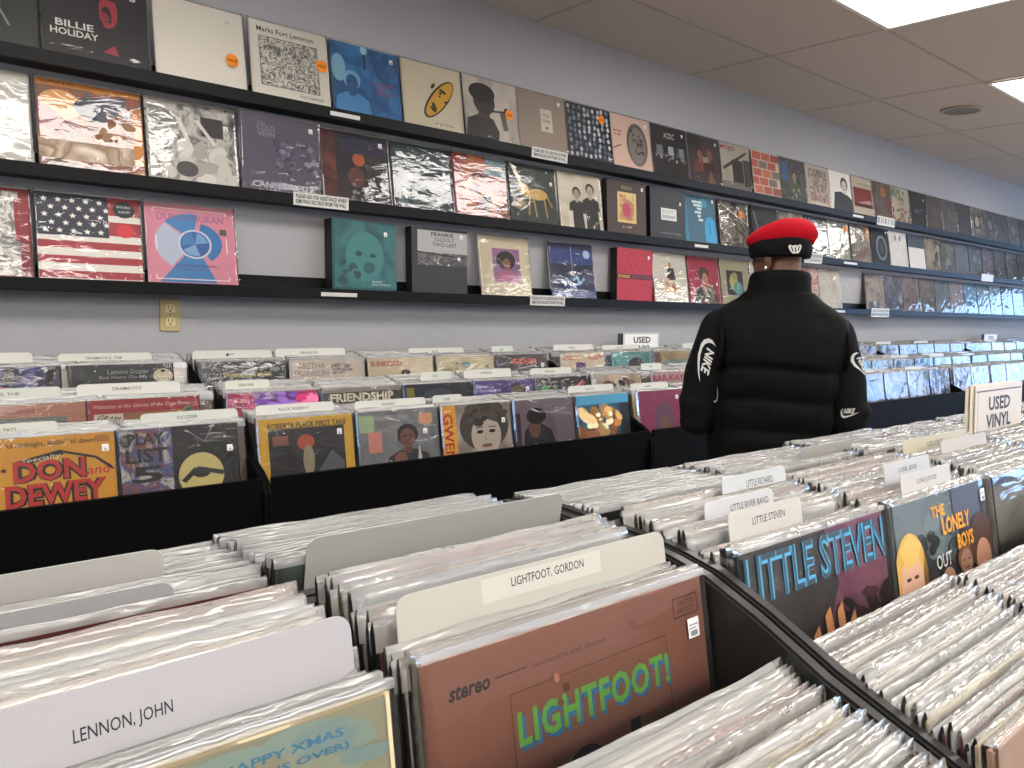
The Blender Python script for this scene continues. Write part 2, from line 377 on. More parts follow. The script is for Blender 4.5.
# ---- top ledge
c = cover
a = A(('1a1f1e', '2c3331', '161a19', 6)); a.E(.5, .45, .2, .3, '3a423f').L([(.62, .5), (.75, .2)], .02, '8b9490').R(.1, .78, .4, .86, 'a9b0aa'); c('A', .125, a, 'dark grey green album at the left end of the top ledge', price=None)
a = A('17161a'); a.T('BILLIE', .12, .33, .47, .41, 'dcd8d0', .02).T('HOLIDAY', .07, .23, .51, .31, 'dcd8d0', .02).E(.62, .62, .09, .2, 'a3283a').E(.60, .56, .05, .12, '17161a').E(.66, .79, .05, .04, '17161a').E(.60, .45, .035, .035, 'a3283a').P([(.55, .12), (.66, .22), (.7, .1)], 'a3283a').E(.58, .54, .05, .06, '8e2434'); c('A', .45, a, 'black album with white serif lettering and a red face, on the top ledge', price=(.84, .83))
a = A('d9d4cb'); a.T('of', .79, .84, .84, .88, '8f8a84'); c('A', .785, a, 'plain white album with one orange sticker, on the top ledge', price=None, orange=(.84, .42))
a = A('d8d4ca'); a.T('Marks Fort Lemmon', .1, .86, .82, .93, '2d2a2c', .012)
a.R(.12, .14, .86, .8, ('f0ece2', '3a393a', 'e6e2d8', '2c2b2c', 'e9e5db', 34)).F(.12, .14, .86, .8, .008, '222222').T('Fort Lemmon', .6, .05, .9, .1, '2d2a2c'); c('A', 1.12, a, 'white album with a black and white ink drawing and an orange sticker', price=None, orange=(.9, .6))
a = A(('2f6fa6', '3c86bd', '25598c', '3477ae', 5)); a.B(.28, .45, .11, '2a5f92', '7fb0cf', '4f90c0').E(.1, .62, .1, .2, '86b5c9').R(.46, .68, .5, .92, '1e4670').E(.48, .95, .05, .06, '9fc3d6').T('ANOTHER', .6, .47, .9, .52, 'b0405a', .01).T('SIDE OF', .64, .4, .84, .45, 'b0405a', .01).T('BLUES', .62, .33, .86, .38, 'b0405a', .01); c('A', 1.45, a, 'bright blue album with pale figures and small red lettering')
a = A('d5cdb8'); a.E(.6, .48, .14, .4, '2b2720', rot=-38).E(.61, .485, .115, .37, 'd9ae2c', rot=-38).S(9, 5, ['3a3020'], .012, .03, (.45, .3, .75, .7), 3).T('Sing Twice', .5, .06, .82, .1, '3a352c', .01, .2); c('A', 1.775, a, 'cream album with one slanted yellow and black oval shape', price=None)
a = A(('b9b3a8', 'd0cac0', '9b958c', 3)); a.P([(.0, 0), (.05, .3), (.3, .42), (.52, .35), (.62, .15), (.6, 0)], '2d2b2b').R(.25, .35, .46, .55, '4a4340').E(.37, .62, .2, .22, '3b3532').E(.34, .76, .24, .16, '1d1c1d').L([(.5, .48), (.78, .52)], .03, '2a2827').E(.78, .54, .04, .05, '2a2827').L([(.75, .2), (.7, .5)], .1, '6a625c'); c('A', 2.1, a, 'black and white album of a person in a cap with a pipe', price=None, orange=(.82, .53))
a = A('9d8f84'); a.R(.46, .34, .7, .74, 'cfc8bd').T('YOUR', .5, .6, .66, .66, '8d8178', .01).T('NAME', .5, .5, .66, .56, '8d8178', .01).E(.58, .41, .03, .03, '8d8178'); c('A', 2.42, a, 'plain taupe album with a small pale upright label', price=(.84, .86))
a = A('23272f'); rn = random.Random(4)
for i in range(9):
    for j in range(9): a.E(.07+.107*i+rn.uniform(-.02, .02), .08+.105*j+rn.uniform(-.02, .02), .032, .042, rn.choice(['8d97a5', 'a7aeb8', '6f7a8c', 'b9b6b0', '55617a']), n=9)
c('A', 2.745, a, 'dark blue album packed with rows of small pale faces', price=None, orange=(.8, .82))
a = A('cfb5a8'); a.E(.64, .48, .27, .42, '5d5654').E(.64, .46, .22, .36, '857c78').E(.55, .56, .05, .03, '2a2828').E(.75, .58, .05, .03, '2a2828').L([(.58, .34), (.66, .3), (.74, .36)], .03, '3a3434').S(14, 8, ['4a4442', '6b6361'], .015, .04, (.5, .25, .8, .75)).T('MISTER', .06, .66, .26, .7, 'b03a44', .01).T('SLIM', .06, .59, .22, .63, 'b03a44', .01).L([(0, .32), (.22, .42)], .02, '3a3434'); c('A', 3.07, a, 'pale pink album with a large grey sketched face')
a = A(('1b1d20', '2a2d31', '17191b', 4)); a.T('AC/DC', .36, .76, .66, .88, 'c9cac9', .02).S(30, 3, ['8b8d90', '5d6063', 'a9abac'], .012, .03, (.1, .3, .95, .48)).R(.12, .4, .3, .6, '777a7d').R(.45, .42, .6, .6, '8f9294').R(.75, .42, .9, .6, '777a7d'); c('A', 3.395, a, 'black album with pale lettering and a grey stage scene')
a = A(('3a3538', '4a4447', '2c292b', 4)); a.B(.38, .6, .09, 'a8685a', '4f2f28', '7d4438').B(.68, .62, .09, '9c6656', '7f3a30', '3f2a2a').R(.45, .44, .62, .56, 'a9a39c').P([(.55, .0), (.68, .3), (.8, 0)], '8d6b5b'); c('A', 3.715, a, 'dark album with two dim reddish figures, left of the grey awning album')
a = A('c4bfb4'); a.R(.38, .12, .75, .66, '2c2e33').R(0, 0, 1, .16, '8c8a86').P([(.05, .45), (.9, .9), (.9, .84), (.08, .38)], '4a3a30').T('MOJO', .02, .82, .5, .95, 'b23c3a', .02).R(.76, .1, 1, .7, '4b4744').R(.1, .2, .3, .42, 'b7b0a2'); c('A', 4.04, a, 'pale album with red capitals and a dark awning shape', price=None)
a = A('b9a894'); rn = random.Random(7)
for j in range(5):
    for i in range(3):
        x = .03+.33*i-(.12 if j % 2 else 0); a.R(x, .03+.195*j, x+.3, .03+.195*j+.17, rn.choice(['a5523f', '9b4a3a', 'b35c44', '8a4436', '6d625a']))
c('A', 4.38, a, 'album printed as a wall of large red bricks', price=None, bag=False)
a = A(('4a5560', '6d7163', '39424a', '8a8c7c', 8)); a.R(.08, .45, .3, .9, '3d72ad').B(.55, .6, .09, 'b5a58a', '3d3a2f', '5d6757').P([(.4, .75), (.7, .95), (.75, .75)], '5a4a78').S(20, 3, ['c9c9b8', '6b7868'], .01, .03, (.2, 0, .9, .3)); c('A', 4.705, a, 'murky green album with a bright blue panel, beside the brick album', price=None)
a = A('c9bfb4'); a.R(.12, .1, .92, .92, ('c4b4a8', '7d3f44', 'd8d0c6', '3c3032', 'cfc4ba', 20)).L([(.1, .06), (.9, .06)], .03, 'd8d2c8'); c('A', 5.03, a, 'off-white album covered in a tangled brown and black drawing', price=None)
a = A('d6d2ca'); a.B(.68, .66, .15, 'b7b1aa', '26262a', '202126').P([(.1, 0), (.2, .45), (.5, .5), (.8, .4), (1, .2), (1, 0)], '202126'); c('A', 5.355, a, 'white album with a dark-suited figure at its right side', price=None, bag=False)
a = A('c8bfae'); a.R(.08, .2, .97, .72, '8c2b33').P([(.3, .32), (.9, .42), (.95, .3), (.4, .24)], 'c3a9a2').R(.08, .2, .97, .3, '5f2027').T('NIGHT SONGS', .3, .8, .9, .85, '7d6b5a', .01); c('A', 5.68, a, 'cream album with a broad dark red picture panel')
a = A(('5a5350', '7d6d62', '463f3e', 7)); a.E(.6, .75, .15, .13, 'c5803d').R(.75, .2, 1, .6, '8c4a42').E(.35, .5, .18, .25, '6d6a6a'); c('A', 6.005, a, 'brownish album with an orange round patch, on the upper ledge', price=None)
a = A('cfc9b8'); a.T('1970', .35, .6, .7, .72, '3a2c2a', .03).T('LIVE', .38, .5, .66, .57, 'b23f44', .02).S(30, 9, ['8c9a78', 'b56a52', '5d6d5a', '9a4a44'], .03, .07, (0, 0, 1, .4)).S(14, 10, ['7d8c6a', '5d6d5a'], .03, .07, (0, .75, 1, 1)); c('A', 6.33, a, 'cream album with bold dark lettering among red and green dots', price=None)
a = A('16181c'); a.P([(.25, .44), (.75, .52), (.8, .46), (.35, .38)], '8fb0c4').E(.5, .46, .3, .05, '3d5468'); c('A', 6.655, a, 'black album with one pale blue streak across the middle', price=(.85, .8))
specA = [('6b605c', '544b48', 'dull brown album right of the black album with a blue streak'), ('6d6c6a', '57565a', 'plain grey album two places right of the blue streak album'), ('33343a', '45464c', 'charcoal album three places right of the blue streak album'), ('b9b2a4', '4b4a4c', 'pale album with a dark square window near the ledge far end'), ('8c8a88', '46474b', 'mid grey album with a black slab figure near the ledge far end'), ('4a4b50', '606268', 'dark slate album near the far end of the top ledge'), ('a5a29c', '6c6b6c', 'light grey album last but one in view on the top ledge'), ('7b7a7c', '5d5c60', 'grey album at the far right end of the top ledge'), ('8f8d8c', '6f6e70', 'pale grey album past the far right end of the top ledge')]
for i, (p, q, l) in enumerate(specA):
    a = A((p, q, p, 5)); a.R(.25, .3, .7, .75, q).E(.5, .55, .15, .18, p)
    c('A', 6.98+.325*i, a, l, price=None, far=i > 2)
# ---- middle ledge
a = A(('cfccc4', 'b9b6ae', 'd8d5cd', 6)); c('B', .1, a, 'whitish album in glossy sleeve at the left end of the middle ledge', price=None)
a = A(('b9803c', 'c9965a', '8f4a34', '6d5a3f', 'a77a48', 7)); a.R(0, .93, 1, 1, 'c7862f').T('LOTUS KISS', .05, .94, .35, .985, '3a2418').E(.22, .72, .2, .17, 'd19d52').P([(0, .75), (.15, .65), (.35, .45), (.1, .4), (0, .45)], '8f3d34').S(26, 6, ['3b3f4a', '54505a', '2c2e36'], .03, .07, (.4, .62, .8, .88)).R(.9, .1, 1, .8, 'c07a33').S(14, 61, ['7a4a30', '8f6a48'], .02, .05, (.55, .35, .9, .6)).R(0, .08, .9, .3, ('c9b49a', '8a6a50', 'd8c8b4', 9)); c('B', .43, a, 'orange and brown painted album with a dark cluster, on the middle ledge', price=(.82, .7))
a = A(('3c3b3a', '8b8884', 'c4c0b9', '5a5856', 'b3afa8', 11)); a.S(26, 2, ['c9c5bd', 'aaa69f', 'd5d1c9'], .03, .09, (.2, 0, .9, .45)).R(.6, .6, .85, .85, '32302f').E(.42, .15, .12, .1, '4a4848').L([(.35, .8), (.45, .5), (.4, .3)], .05, 'd5d1c9').L([(.55, .8), (.75, .5)], .04, 'cfcbc4'); c('B', .755, a, 'black and white smoky album left of the purple grey album', price=(.86, .74))
a = A('5b5566'); a.T('THE', .2, .86, .3, .9, '8d889a').T('COLD', .2, .79, .42, .86, '8d889a', .01).T('VEIN', .2, .71, .42, .78, '8d889a', .01).S(60, 4, ['6b6478', '4b4458', '463e58', '7b7488'], .012, .04, (.4, .25, .95, .68)).T('CANNIBAL OX', .12, .03, .92, .11, 'b9b6c2', .025); c('B', 1.08, a, 'purple grey album with pale block lettering along its bottom', lean=6)
a = A(('2b2a33', '3b3036', '22222c', 4)); a.R(0, 0, .22, 1, ('6b3230', '4a2628', '7f4238', 8)).E(.55, .62, .09, .1, 'b5623f').E(.5, .35, .12, .15, '6b4238').R(.3, .7, .95, .95, '2b2d45').S(20, 5, ['8f8c90', '5a5864'], .01, .03, (.35, 0, .85, .25)); c('B', 1.405, a, 'dark navy and brown album with a small orange head')
a = A(('2b4a50', '1c2c33', '3d6065', 3)); a.R(.05, .6, .95, .95, '203b44').S(16, 4, ['4f6d70', '17262c', '6b7f80'], .02, .07, (.05, .05, .95, .5)); c('B', 1.73, a, 'dark teal album under heavy shiny creases', price=(.85, .6))
a = A(('a8432f', '8a2f28', 'c4713f', '4a3a38', 5)); a.R(0, 0, .16, 1, '9c2c2c').B(.45, .6, .1, 'a9633f', '3b1f18', 'b5542c').R(.6, .7, 1, 1, '7d8f96').T('LIVE FIRE', .55, .8, .95, .87, 'c5602f', .01).S(20, 8, ['5a2f28', 'c58a4f', '3d3030'], .03, .08, (.2, .1, .9, .5)); c('B', 2.055, a, 'red and orange album with a performer, left of the pale horse album', price=None)
a = A(('25322f', '34423d', '1b2524', 3)); a.E(.58, .5, .22, .1, 'c9a961').E(.32, .56, .1, .13, 'c4a35a', rot=30).L([(.42, .45), (.38, .12)], .03, 'b5934f').L([(.5, .42), (.54, .1)], .03, 'b5934f').L([(.72, .44), (.76, .1)], .03, 'b5934f').L([(.78, .5), (.88, .3)], .025, 'b5934f').E(.2, .3, .14, .1, '8c7a4a').P([(.05, 1), (.25, .6), (.3, .6), (.16, .95)], 'e2dfc8'); c('B', 2.38, a, 'dark green album with a pale golden horse', price=(.86, .72))
a = A(('bdb5a6', 'd3ccbd', 'a89f90', 3)); a.B(.42, .63, .085, 'a89a8c', '2a2726', '26262a').B(.74, .72, .09, 'b5a798', '2a2522', '232529').P([(.28, 0), (.3, .4), (.52, .4), (.56, 0)], '26262a').P([(.6, 0), (.62, .5), (.88, .5), (.92, 0)], '232529').R(.2, 0, .3, .3, 'd5d0c6'); c('B', 2.705, a, 'sepia album with two dark-clothed long-haired people standing', price=(.84, .6))
a = A('3b2a22', t=.034, side='2a1d18'); a.R(.26, .2, .74, .78, 'c9ab6a').R(.31, .25, .69, .73, ('b5a05a', '9c5a4a', 'c9b07c', '7d8a5a', 9)).E(.48, .45, .11, .13, 'a83a52').T('PEON', .36, .83, .62, .9, '8d7a5a', .01).T('A - 1969', .38, .1, .62, .14, 'c9ab6a', .01); c('B', 3.045, a, 'dark brown album box with a gilt framed floral picture', price=(.87, .86), bag=False, lean=6, name='record_box_set', cat='box set')
a = A('1e2021', t=.034, side='151617'); a.R(.3, .36, .74, .6, 'c9cac6').T('NUIT', .36, .5, .66, .56, '8f918e', .01).R(.34, .4, .7, .46, '9fa19d').T('fourteen recordings', .3, .08, .86, .12, '8d8f8c'); c('B', 3.395, a, 'plain black album box with a small white rectangle', price=(.82, .72), bag=False, lean=6, name='record_box_set', cat='box set')
a = A('24566b'); a.R(0, 0, .1, 1, '1d6f92').E(.62, .86, .14, .1, '2f7f9a').P([(.62, .02), (.62, .42), (.7, .56), (.85, .58), (.95, .48), (.96, .02)], '1c8dbf').R(.76, .2, .79, .42, '15506f')
for i, (x, y, l) in enumerate(((.28, .84, .3), (.32, .77, .26), (.42, .7, .14), (.34, .62, .2), (.42, .54, .1), (.44, .46, .14))): a.R(x, y, x+l, y+.05, 'b9c9cc')
c('B', 3.72, a, 'teal blue album with broken white lettering and a bright blue arch', price=(.9, .9), bag=False)
a = A(('4a3f38', '8f8478', '2b2624', 'b5aa9c', 8)); a.L([(.1, .95), (.95, .55)], .04, 'bdb7ae').E(.35, .4, .12, .3, '7d6f62'); c('B', 4.07, a, 'brown crinkled album with an orange sticker, left of the red beanie', price=None, orange=(.74, .76), far=True)
a = A(('22262b', '343a40', '1a1c20', 6)); a.L([(.1, .9), (.3, .2)], .04, '8f969b').E(.7, .3, .2, .25, 'a89a5a'); c('B', 4.42, a, 'dark album partly hidden above the red beanie, left one', price=None)
a = A(('a8a49c', '7d7a74', 'c4bfb6', 9)); c('B', 4.745, a, 'light grey album peeking over the top of the red beanie', price=None)
a = A('23262f'); a.T('BC', .2, .55, .6, .8, 'b5b9b9', .02).E(.5, .4, .36, .22, '8f9494', 180, 350).E(.5, .44, .3, .17, '23262f', 180, 350).R(0, 0, 1, .18, ('23262f', '3b4450', '2a2e38', 8)); c('B', 5.07, a, 'navy album with a white ring emblem right of the red beanie')
a = A(('a9aaa3', '7d807a', 'c5c6bf', 9)); a.S(24, 3, ['d8d9d2', '5d605c', 'e0e0da'], .02, .05, (.1, .1, .9, .7)); c('B', 5.395, a, 'silvery grey album with an orange sticker at its top right corner', price=None, orange=(.85, .85), far=True)
a = A(('8a8278', '6a625c', 'a39a8e', 6)); a.E(.4, .5, .2, .3, '77706a').S(10, 5, ['9c5a4a'], .02, .05, (.1, 0, .9, .25)).R(.82, .6, .95, .98, 'd08a2c'); c('B', 5.72, a, 'taupe album with an orange strip on its right edge', price=None)
a = A('23272c'); a.E(.58, .46, .3, .36, '7f94a3').E(.58, .46, .22, .28, '2a3138').E(.58, .48, .12, .18, '55504c'); c('B', 6.045, a, 'black album with a pale blue oval ring', price=(.84, .9))
a = A(('cac6be', 'bab6af', 'd4d0c8', 3)); a.E(.36, .82, .05, .09, '6d6965').E(.62, .82, .05, .09, '6d6965'); c('B', 6.37, a, 'plain pale grey album with two small dark marks at its top', price=None, bag=False)
a = A('3a4048'); a.R(0, .0, 1, .62, 'c9c7c2').R(0, .62, 1, 1, '343a42'); c('B', 6.71, a, 'album half dark slate above and half white below', price=None, bag=False)
specB = [('3a3b40', 'b5a992', 'dark album with tan streaks right of the half white album'), ('8f8a80', '4a4c52', 'grey album with slanting highlights, second right of the half white album'), ('555a62', '6d727a', 'slate album under glossy sleeve, third right of the half white album'), ('7a8088', '4a5058', 'blue grey album before the shelf label on the middle ledge far end'), ('8a7a7c', '5a5058', 'dull mauve album above the shelf label near the far end'), ('8c8e94', '4f5058', 'silver grey album with crumpled sleeve near the far end of the middle ledge'), ('a09a98', '6a686c', 'pale grey album last but one in view on the middle ledge'), ('84868c', '62646a', 'steel grey album at the far right end of the middle ledge'), ('84868c', '72646a', 'grey album past the far right end of the middle ledge')]
for i, (p, q, l) in enumerate(specB):
    a = A((p, q, p, 7)); a.S(6, i, [q, p], .06, .14); c('B', 7.035+.325*i, a, l, price=None, far=True)
# ---- lowest ledge
a = A('8c2430'); a.R(.0, .0, .9, .96, ('e0dcd4', '9a958f', 'f0ece4', '6d6966', 'd8d4cc', 22)).R(.2, .1, .3, .5, '8c2430').R(.86, .4, 1, .9, '9a2a36'); c('C', .09, a, 'white album with fine scribbles on red, left end of the lowest ledge', price=None)
a = A('e3dfd8')
for i in range(7): a.R(0, i/7*.62, 1, (i+1)/7*.62, 'a8303c' if i % 2 == 0 else 'e3dfd8')
a.R(.68, .62, 1, 1, 'a02c38').R(.68, .7, 1, .78, 'e3dfd8').R(0, .5, .68, 1, '2b3040')
for j in range(5):
    for i in range(5):
        x, y = .08+.13*i+(.06 if j % 2 else 0), .56+.09*j; p = []
        for k in range(10):
            r = .036 if k % 2 == 0 else .015; p.append((x+r*math.sin(PI*k/5), y+r*math.cos(PI*k/5)))
        a.P(p, 'eceae4')
a.E(.84, .86, .11, .1, '23262f').E(.84, .6, .09, .085, 'c9353a').T('DOUBLE', .77, .88, .91, .91, 'b9b9bd').T('ALBUM', .78, .82, .9, .85, 'b9b9bd'); c('C', .42, a, 'album printed with a waving stars and stripes flag', price=None)
a = A('cf8a9c'); a.P([(.12, 0), (.42, .36), (.6, .36), (.76, .0)], '3a7fb5').E(.5, .5, .41, .36, 'b3bccb', 135, 235).E(.5, .55, .38, .34, '3a86bb', 78, 140).E(.56, .52, .28, .26, '2f78b0', -60, 80)
a.E(.53, .5, .19, .19, 'c4cbd6').E(.53, .5, .165, .165, '2a5f9f').E(.53, .5, .15, .15, '6f9cc5', 10, 80).E(.53, .5, .15, .15, '3f7fb5', 100, 190).E(.53, .5, .15, .15, '7fa5c8', 210, 290)
a.L([(.09, .9), (.09, .94), (.9, .94), (.9, .9)], .014, 'e9dcd9').L([(.09, .09), (.09, .04), (.9, .04), (.9, .09)], .014, 'e9dcd9').R(.1, .4, .115, .6, 'e9dcd9').R(.885, .4, .9, .6, 'e9dcd9').T('DURAN DURAN', .13, .79, .87, .88, '8d5f8f', .0).T('By The United Dissension', .3, .2, .76, .24, '5a3f4f').T('Recorded live upon the air', .36, .15, .68, .18, '7d5f6f').R(.82, .64, .9, .72, '4a4a50'); c('C', .75, a, 'pink album with blue wheel of segments, right of the flag album', price=None)
a = A('1f4a4c', t=.056, side='1b1d1e'); a.R(.04, .02, 1, 1, ('24555a', '356a6b', '1d4248', 6)).E(.5, .48, .3, .36, '3a7472').E(.4, .52, .05, .04, '1d4044').E(.62, .5, .05, .03, '1d4044').E(.56, .32, .09, .09, '2a5458').S(14, 5, ['2d4a4f', '24444a'], .02, .05, (.1, .1, .4, .4)).T('FRAMES', .6, .1, .76, .13, 'b9c4c2').T('Dark Hollow', .6, .06, .9, .09, 'b9c4c2'); c('C', 1.45, a, 'deep black box set with teal face on front, standing past the empty gap', price=(.8, .82), yaw=.07, bag=False, lean=3.5, name='record_box_set', cat='box set')
a = A('2e2d2d', t=.046, side='1b1b1c'); a.R(.1, .62, 1, .96, 'a5a2a0').R(.1, .42, 1, .62, ('8f8c8a', '3a3939', 'b5b2af', 9)).T('FRANKIE', .34, .88, .74, .94, '2b2a2a', .02).T('SOLDOUT', .4, .8, .76, .86, '2b2a2a').T('TWO LAST', .36, .72, .8, .78, '2b2a2a', .01).L([(.1, .62), (.95, .56)], .02, '222222').L([(.5, .4), (.95, .6)], .012, '222222').S(10, 4, ['d0cdca', '55534f'], .01, .03, (.4, .4, .95, .55)); c('C', 1.83, a, 'black and grey box set with theatre sign lettering', price=(.86, .88), yaw=.06, bag=False, lean=3.5, name='record_box_set', cat='box set')
a = A('d3c8ae'); a.R(.26, .22, .8, .8, ('8a5f8f', 'a3749c', '7a4f80', 4)).E(.52, .6, .19, .16, '2a1d22').E(.53, .53, .08, .1, '8a5a48').P([(.3, .24), (.35, .38), (.5, .44), (.7, .38), (.76, .24)], 'b5628a').T('to love again', .16, .12, .34, .15, '6b5f4f'); c('C', 2.22, a, 'cream album with a small purple portrait square', price=None)
a = A('1d2f5a'); a.R(0, .62, 1, .9, '24407f').R(.05, .45, 1, .62, '16213f').R(.0, 0, 1, .12, '24498a').L([(.5, .95), (.5, .5)], .012, '9fb0cf').S(16, 6, ['8fb5d8', '5a86bd', 'c9d8e5'], .015, .04, (.3, .18, .75, .4)).E(.85, .82, .08, .08, '9fb4cf'); c('C', 2.67, a, 'dark blue album with pale lights, leaning by itself before the red box', price=None)
a = A('a8202e', t=.048, side='22191b'); a.R(0, .4, 1, .5, '4a1820').T('FUNCK', .04, .42, .36, .48, 'c9963a', .03).T('BROTHER', .42, .42, .95, .48, '7d2a34', .01).S(26, 5, ['8f1a28', 'b52a36'], .01, .03, (.1, .55, .9, .95)).F(.06, .6, .9, .93, .008, '8f1a28').L([(.1, .3), (.9, .27)], .01, '8f1a28'); c('C', 3.145, a, 'bright red box set with dark band and yellow lettering', price=(.85, .83), yaw=.05, bag=False, lean=3.5, name='record_box_set', cat='box set')
a = A('c9c5bc'); a.P([(.4, .45), (.45, .7), (.62, .7), (.66, .45)], '2b2a2e').E(.52, .76, .05, .06, 'b58a6f').S(14, 4, ['c98a4f', 'b5663f', 'd9b08a'], .02, .06, (.35, .2, .65, .45)).L([(.3, .5), (.2, .4)], .03, 'b58a6f'); c('C', 3.47, a, 'silvery white album with a small falling figure, against the red box', price=None)
a = A('a81f45'); a.R(.0, .9, 1, 1, '8c1a3a').E(.5, .62, .17, .16, '2b2426').E(.54, .52, .1, .14, 'b5826a').P([(.12, 0), (.22, .28), (.42, .36), (.62, .34), (.85, .24), (.95, 0)], '2b2c2a').P([(.4, .36), (.5, .16), (.58, .36)], 'b5826a').R(.65, .05, .8, .4, '6d6a44'); c('C', 3.795, a, 'crimson album with a dark-haired figure in an open shirt', price=(.88, .45))
a = A('aea58a'); a.R(.22, .2, .78, .76, '2f3448').E(.46, .5, .14, .2, 'b5ad6a').E(.6, .36, .16, .15, '5fa3a0').E(.5, .64, .1, .08, '9c9a6a'); c('C', 4.12, a, 'khaki album with a dark square holding a yellow green head', price=None)
a = A('c9c6bd'); a.E(.5, .5, .3, .3, 'b5b2aa'); c('C', 4.445, a, 'white album mostly hidden behind the left of the customer neck', price=None)
a = A(('c4a09c', 'b5545f', 'd8c4bc', '8c7a74', 9)); a.E(.35, .62, .3, .3, 'b5606a').S(12, 4, ['d8b0ac', 'a8404f'], .03, .07, (.1, .4, .6, .9)); c('C', 5.0, a, 'pink and red flowery album right behind the customer collar', price=None)
a = A(('b5b1a6', 'c9c5ba', 'a39f94', 3)); c('C', 5.33, a, 'plain pale beige album right of the pink flowery album', price=None, far=True)
specC = [('5a5450', 'b0a49a', 'creased brown grey album right of the bare wall gap, lowest ledge'), ('a9a6b0', '5a5c6c', 'pale lilac album second right of the bare wall gap'), ('6a5f62', 'a08a7c', 'brown album with blue top third right of the bare wall gap'), ('6a6460', '8a8078', 'dull album with tan top fourth right of the bare wall gap'), ('5c6874', '7a8690', 'blue grey album with pale arc fifth right of the bare wall gap'), ('7a7c88', 'a49aa0', 'violet grey album sixth right of the bare wall gap'), ('5a7a96', '86a8c4', 'glossy album painted with bright blue reflection seventh right of the bare wall gap'), ('4f6070', '8aa0b4', 'dark blue album with silver creases near the far end, lowest ledge'), ('6a8498', 'a4bccc', 'album painted with pale blue shine last but one on the lowest ledge'), ('7a6a78', '5c6070', 'mauve album at the far right end of the lowest ledge'), ('6a6a78', '5c6070', 'grey album past the far right end of the lowest ledge')]  # blue tones hold the window reflection in the cover colours
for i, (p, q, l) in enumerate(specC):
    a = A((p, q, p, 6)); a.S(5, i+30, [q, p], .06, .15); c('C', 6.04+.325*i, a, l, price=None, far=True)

# ---- notices on the ledges
Art.K = 1.0; Art.G = .85
def notice(shelf, x, w, h, lines, label, tilt=0, col='dedcd6', zoff=.008):
    a = Art(col, w, h, .001)
    n = len(lines)
    for i, s in enumerate(lines):
        y1 = 1-.12-i*(.8/n); a.T(s, .04, y1-.66/n, .96, y1, '26262a', .03)
    t = tag(link('shelf_notice', a.mesh('shelf_notice')), label, 'sign', 'notices on the ledges'); t.location = (x, 2.8868, ZC+SH[shelf]+zoff); t.rotation_euler = (0, tilt, 0)
ASK = ['PLEASE ASK FOR ASSISTANCE WHEN', 'REMOVING RECORDS FROM THE WALL']
notice('A', 2.47, .235, .05, ASK, 'white notice with black capitals under the taupe album, top ledge', zoff=-.002)
notice('B', 1.27, .235, .05, ASK, 'white notice with black capitals under the purple grey album, middle ledge', zoff=.0)
notice('C', 2.5, .235, .05, ASK, 'white notice with black capitals between the cream and dark blue albums, lowest ledge', zoff=.0)
notice('B', 5.0, .235, .07, ASK, 'pale notice on the middle ledge just right of the red beanie', zoff=-.01)
notice('A', 6.0, .3, .07, ['0 11 0 1 111'], 'pale striped notice under the brownish album on the top ledge', zoff=-.015)
notice('C', 6.05, .3, .07, ASK, 'pale notice at the near end of the glossy far albums, lowest ledge', zoff=-.015)
notice('B', 8.2, .3, .07, [], 'blank pale notice under the mauve album, middle ledge far end', zoff=-.005)
for s, x, w, l in (('A', 1.42, .13, 'thin white strip under the ink drawing album, top ledge'), ('C', 1.39, .16, 'thin white strip under the teal box set, lowest ledge'), ('B', 3.77, .13, 'thin white strip under the teal blue album, middle ledge'), ('A', 5.62, .16, 'thin white strip under the dark-suited figure album, top ledge'), ('C', 5.43, .2, 'thin white strip under the plain beige album, lowest ledge'), ('B', 5.55, .2, 'thin white strip under the silvery album with orange sticker, middle ledge')):
    notice(s, x, w, .016, [], l, zoff=.012)

# ================================================================ record bins
def H(z): return ZC+z
def bin_unit(name, label, group, x0, x1, prof, front, floors, splits, back, flip=False, yc=0, th=.013, mt=None):
    """one free-standing tiered bin; prof is the (y, z) top outline of its side panels from front to back"""
    s = -1 if flip else 1
    def Y(y): return yc+s*(y-yc) if flip else y
    t = thing(name, label, 'record bin', ((x0+x1)/2, Y(front), 0), group=group); ox, oy = (x0+x1)/2, Y(front)
    def ob(n, bm): bmesh.ops.translate(bm, verts=bm.verts, vec=(-ox, -oy, 0)); return obj(n, bm, mt or BLACK, t)
    pts = [(Y(y), H(z)) for y, z in prof]
    pts = [(pts[0][0], .02)]+pts+[(pts[-1][0], .02)]
    for a in (x0, x1-th):
        bm = prism_x(pts, a, a+th); bmesh.ops.bevel(bm, geom=[e for e in bm.edges if abs(e.verts[0].co.x-e.verts[1].co.x) < 1e-5], offset=.003, segments=2, affect='EDGES'); ob('side_panel', bm)
    def slab(n, y0, z0, y1, z1, th=.012):
        """a panel across the unit, its section running from (y0, z0) to (y1, z1)"""
        l = math.hypot(y1-y0, z1-z0); ny, nz = -(z1-z0)/l*th/2, (y1-y0)/l*th/2
        return ob(n, prism_x([(Y(a), H(b)) for a, b in ((y0-ny, z0-nz), (y1-ny, z1-nz), (y1+ny, z1+nz), (y0+ny, z0+nz))], x0+th+.0005, x1-th-.0005))
    slab('front_panel', front, -1.33, front, splits[0][1], .014)
    for y, z, zb in splits[1:]: slab('tier_divider', y, zb, y, z, .01)
    for a in floors: slab('tier_floor', *a, .01)
    slab('back_panel', back[0], -1.33, back[0], back[1], .012)
    bm = BX(x0+.03, min(Y(front+.06), Y(back[0]-.03)), 0, x1-.03, max(Y(front+.06), Y(back[0]-.03)), .02); ob('base', bm); return t
FAR_PROF = [(2.085, -.66), (2.092, -.60), (2.115, -.565), (2.15, -.543), (2.232, -.511), (2.33, -.473), (2.417, -.449), (2.55, -.40), (2.69, -.345), (2.88, -.285), (2.96, -.28)]
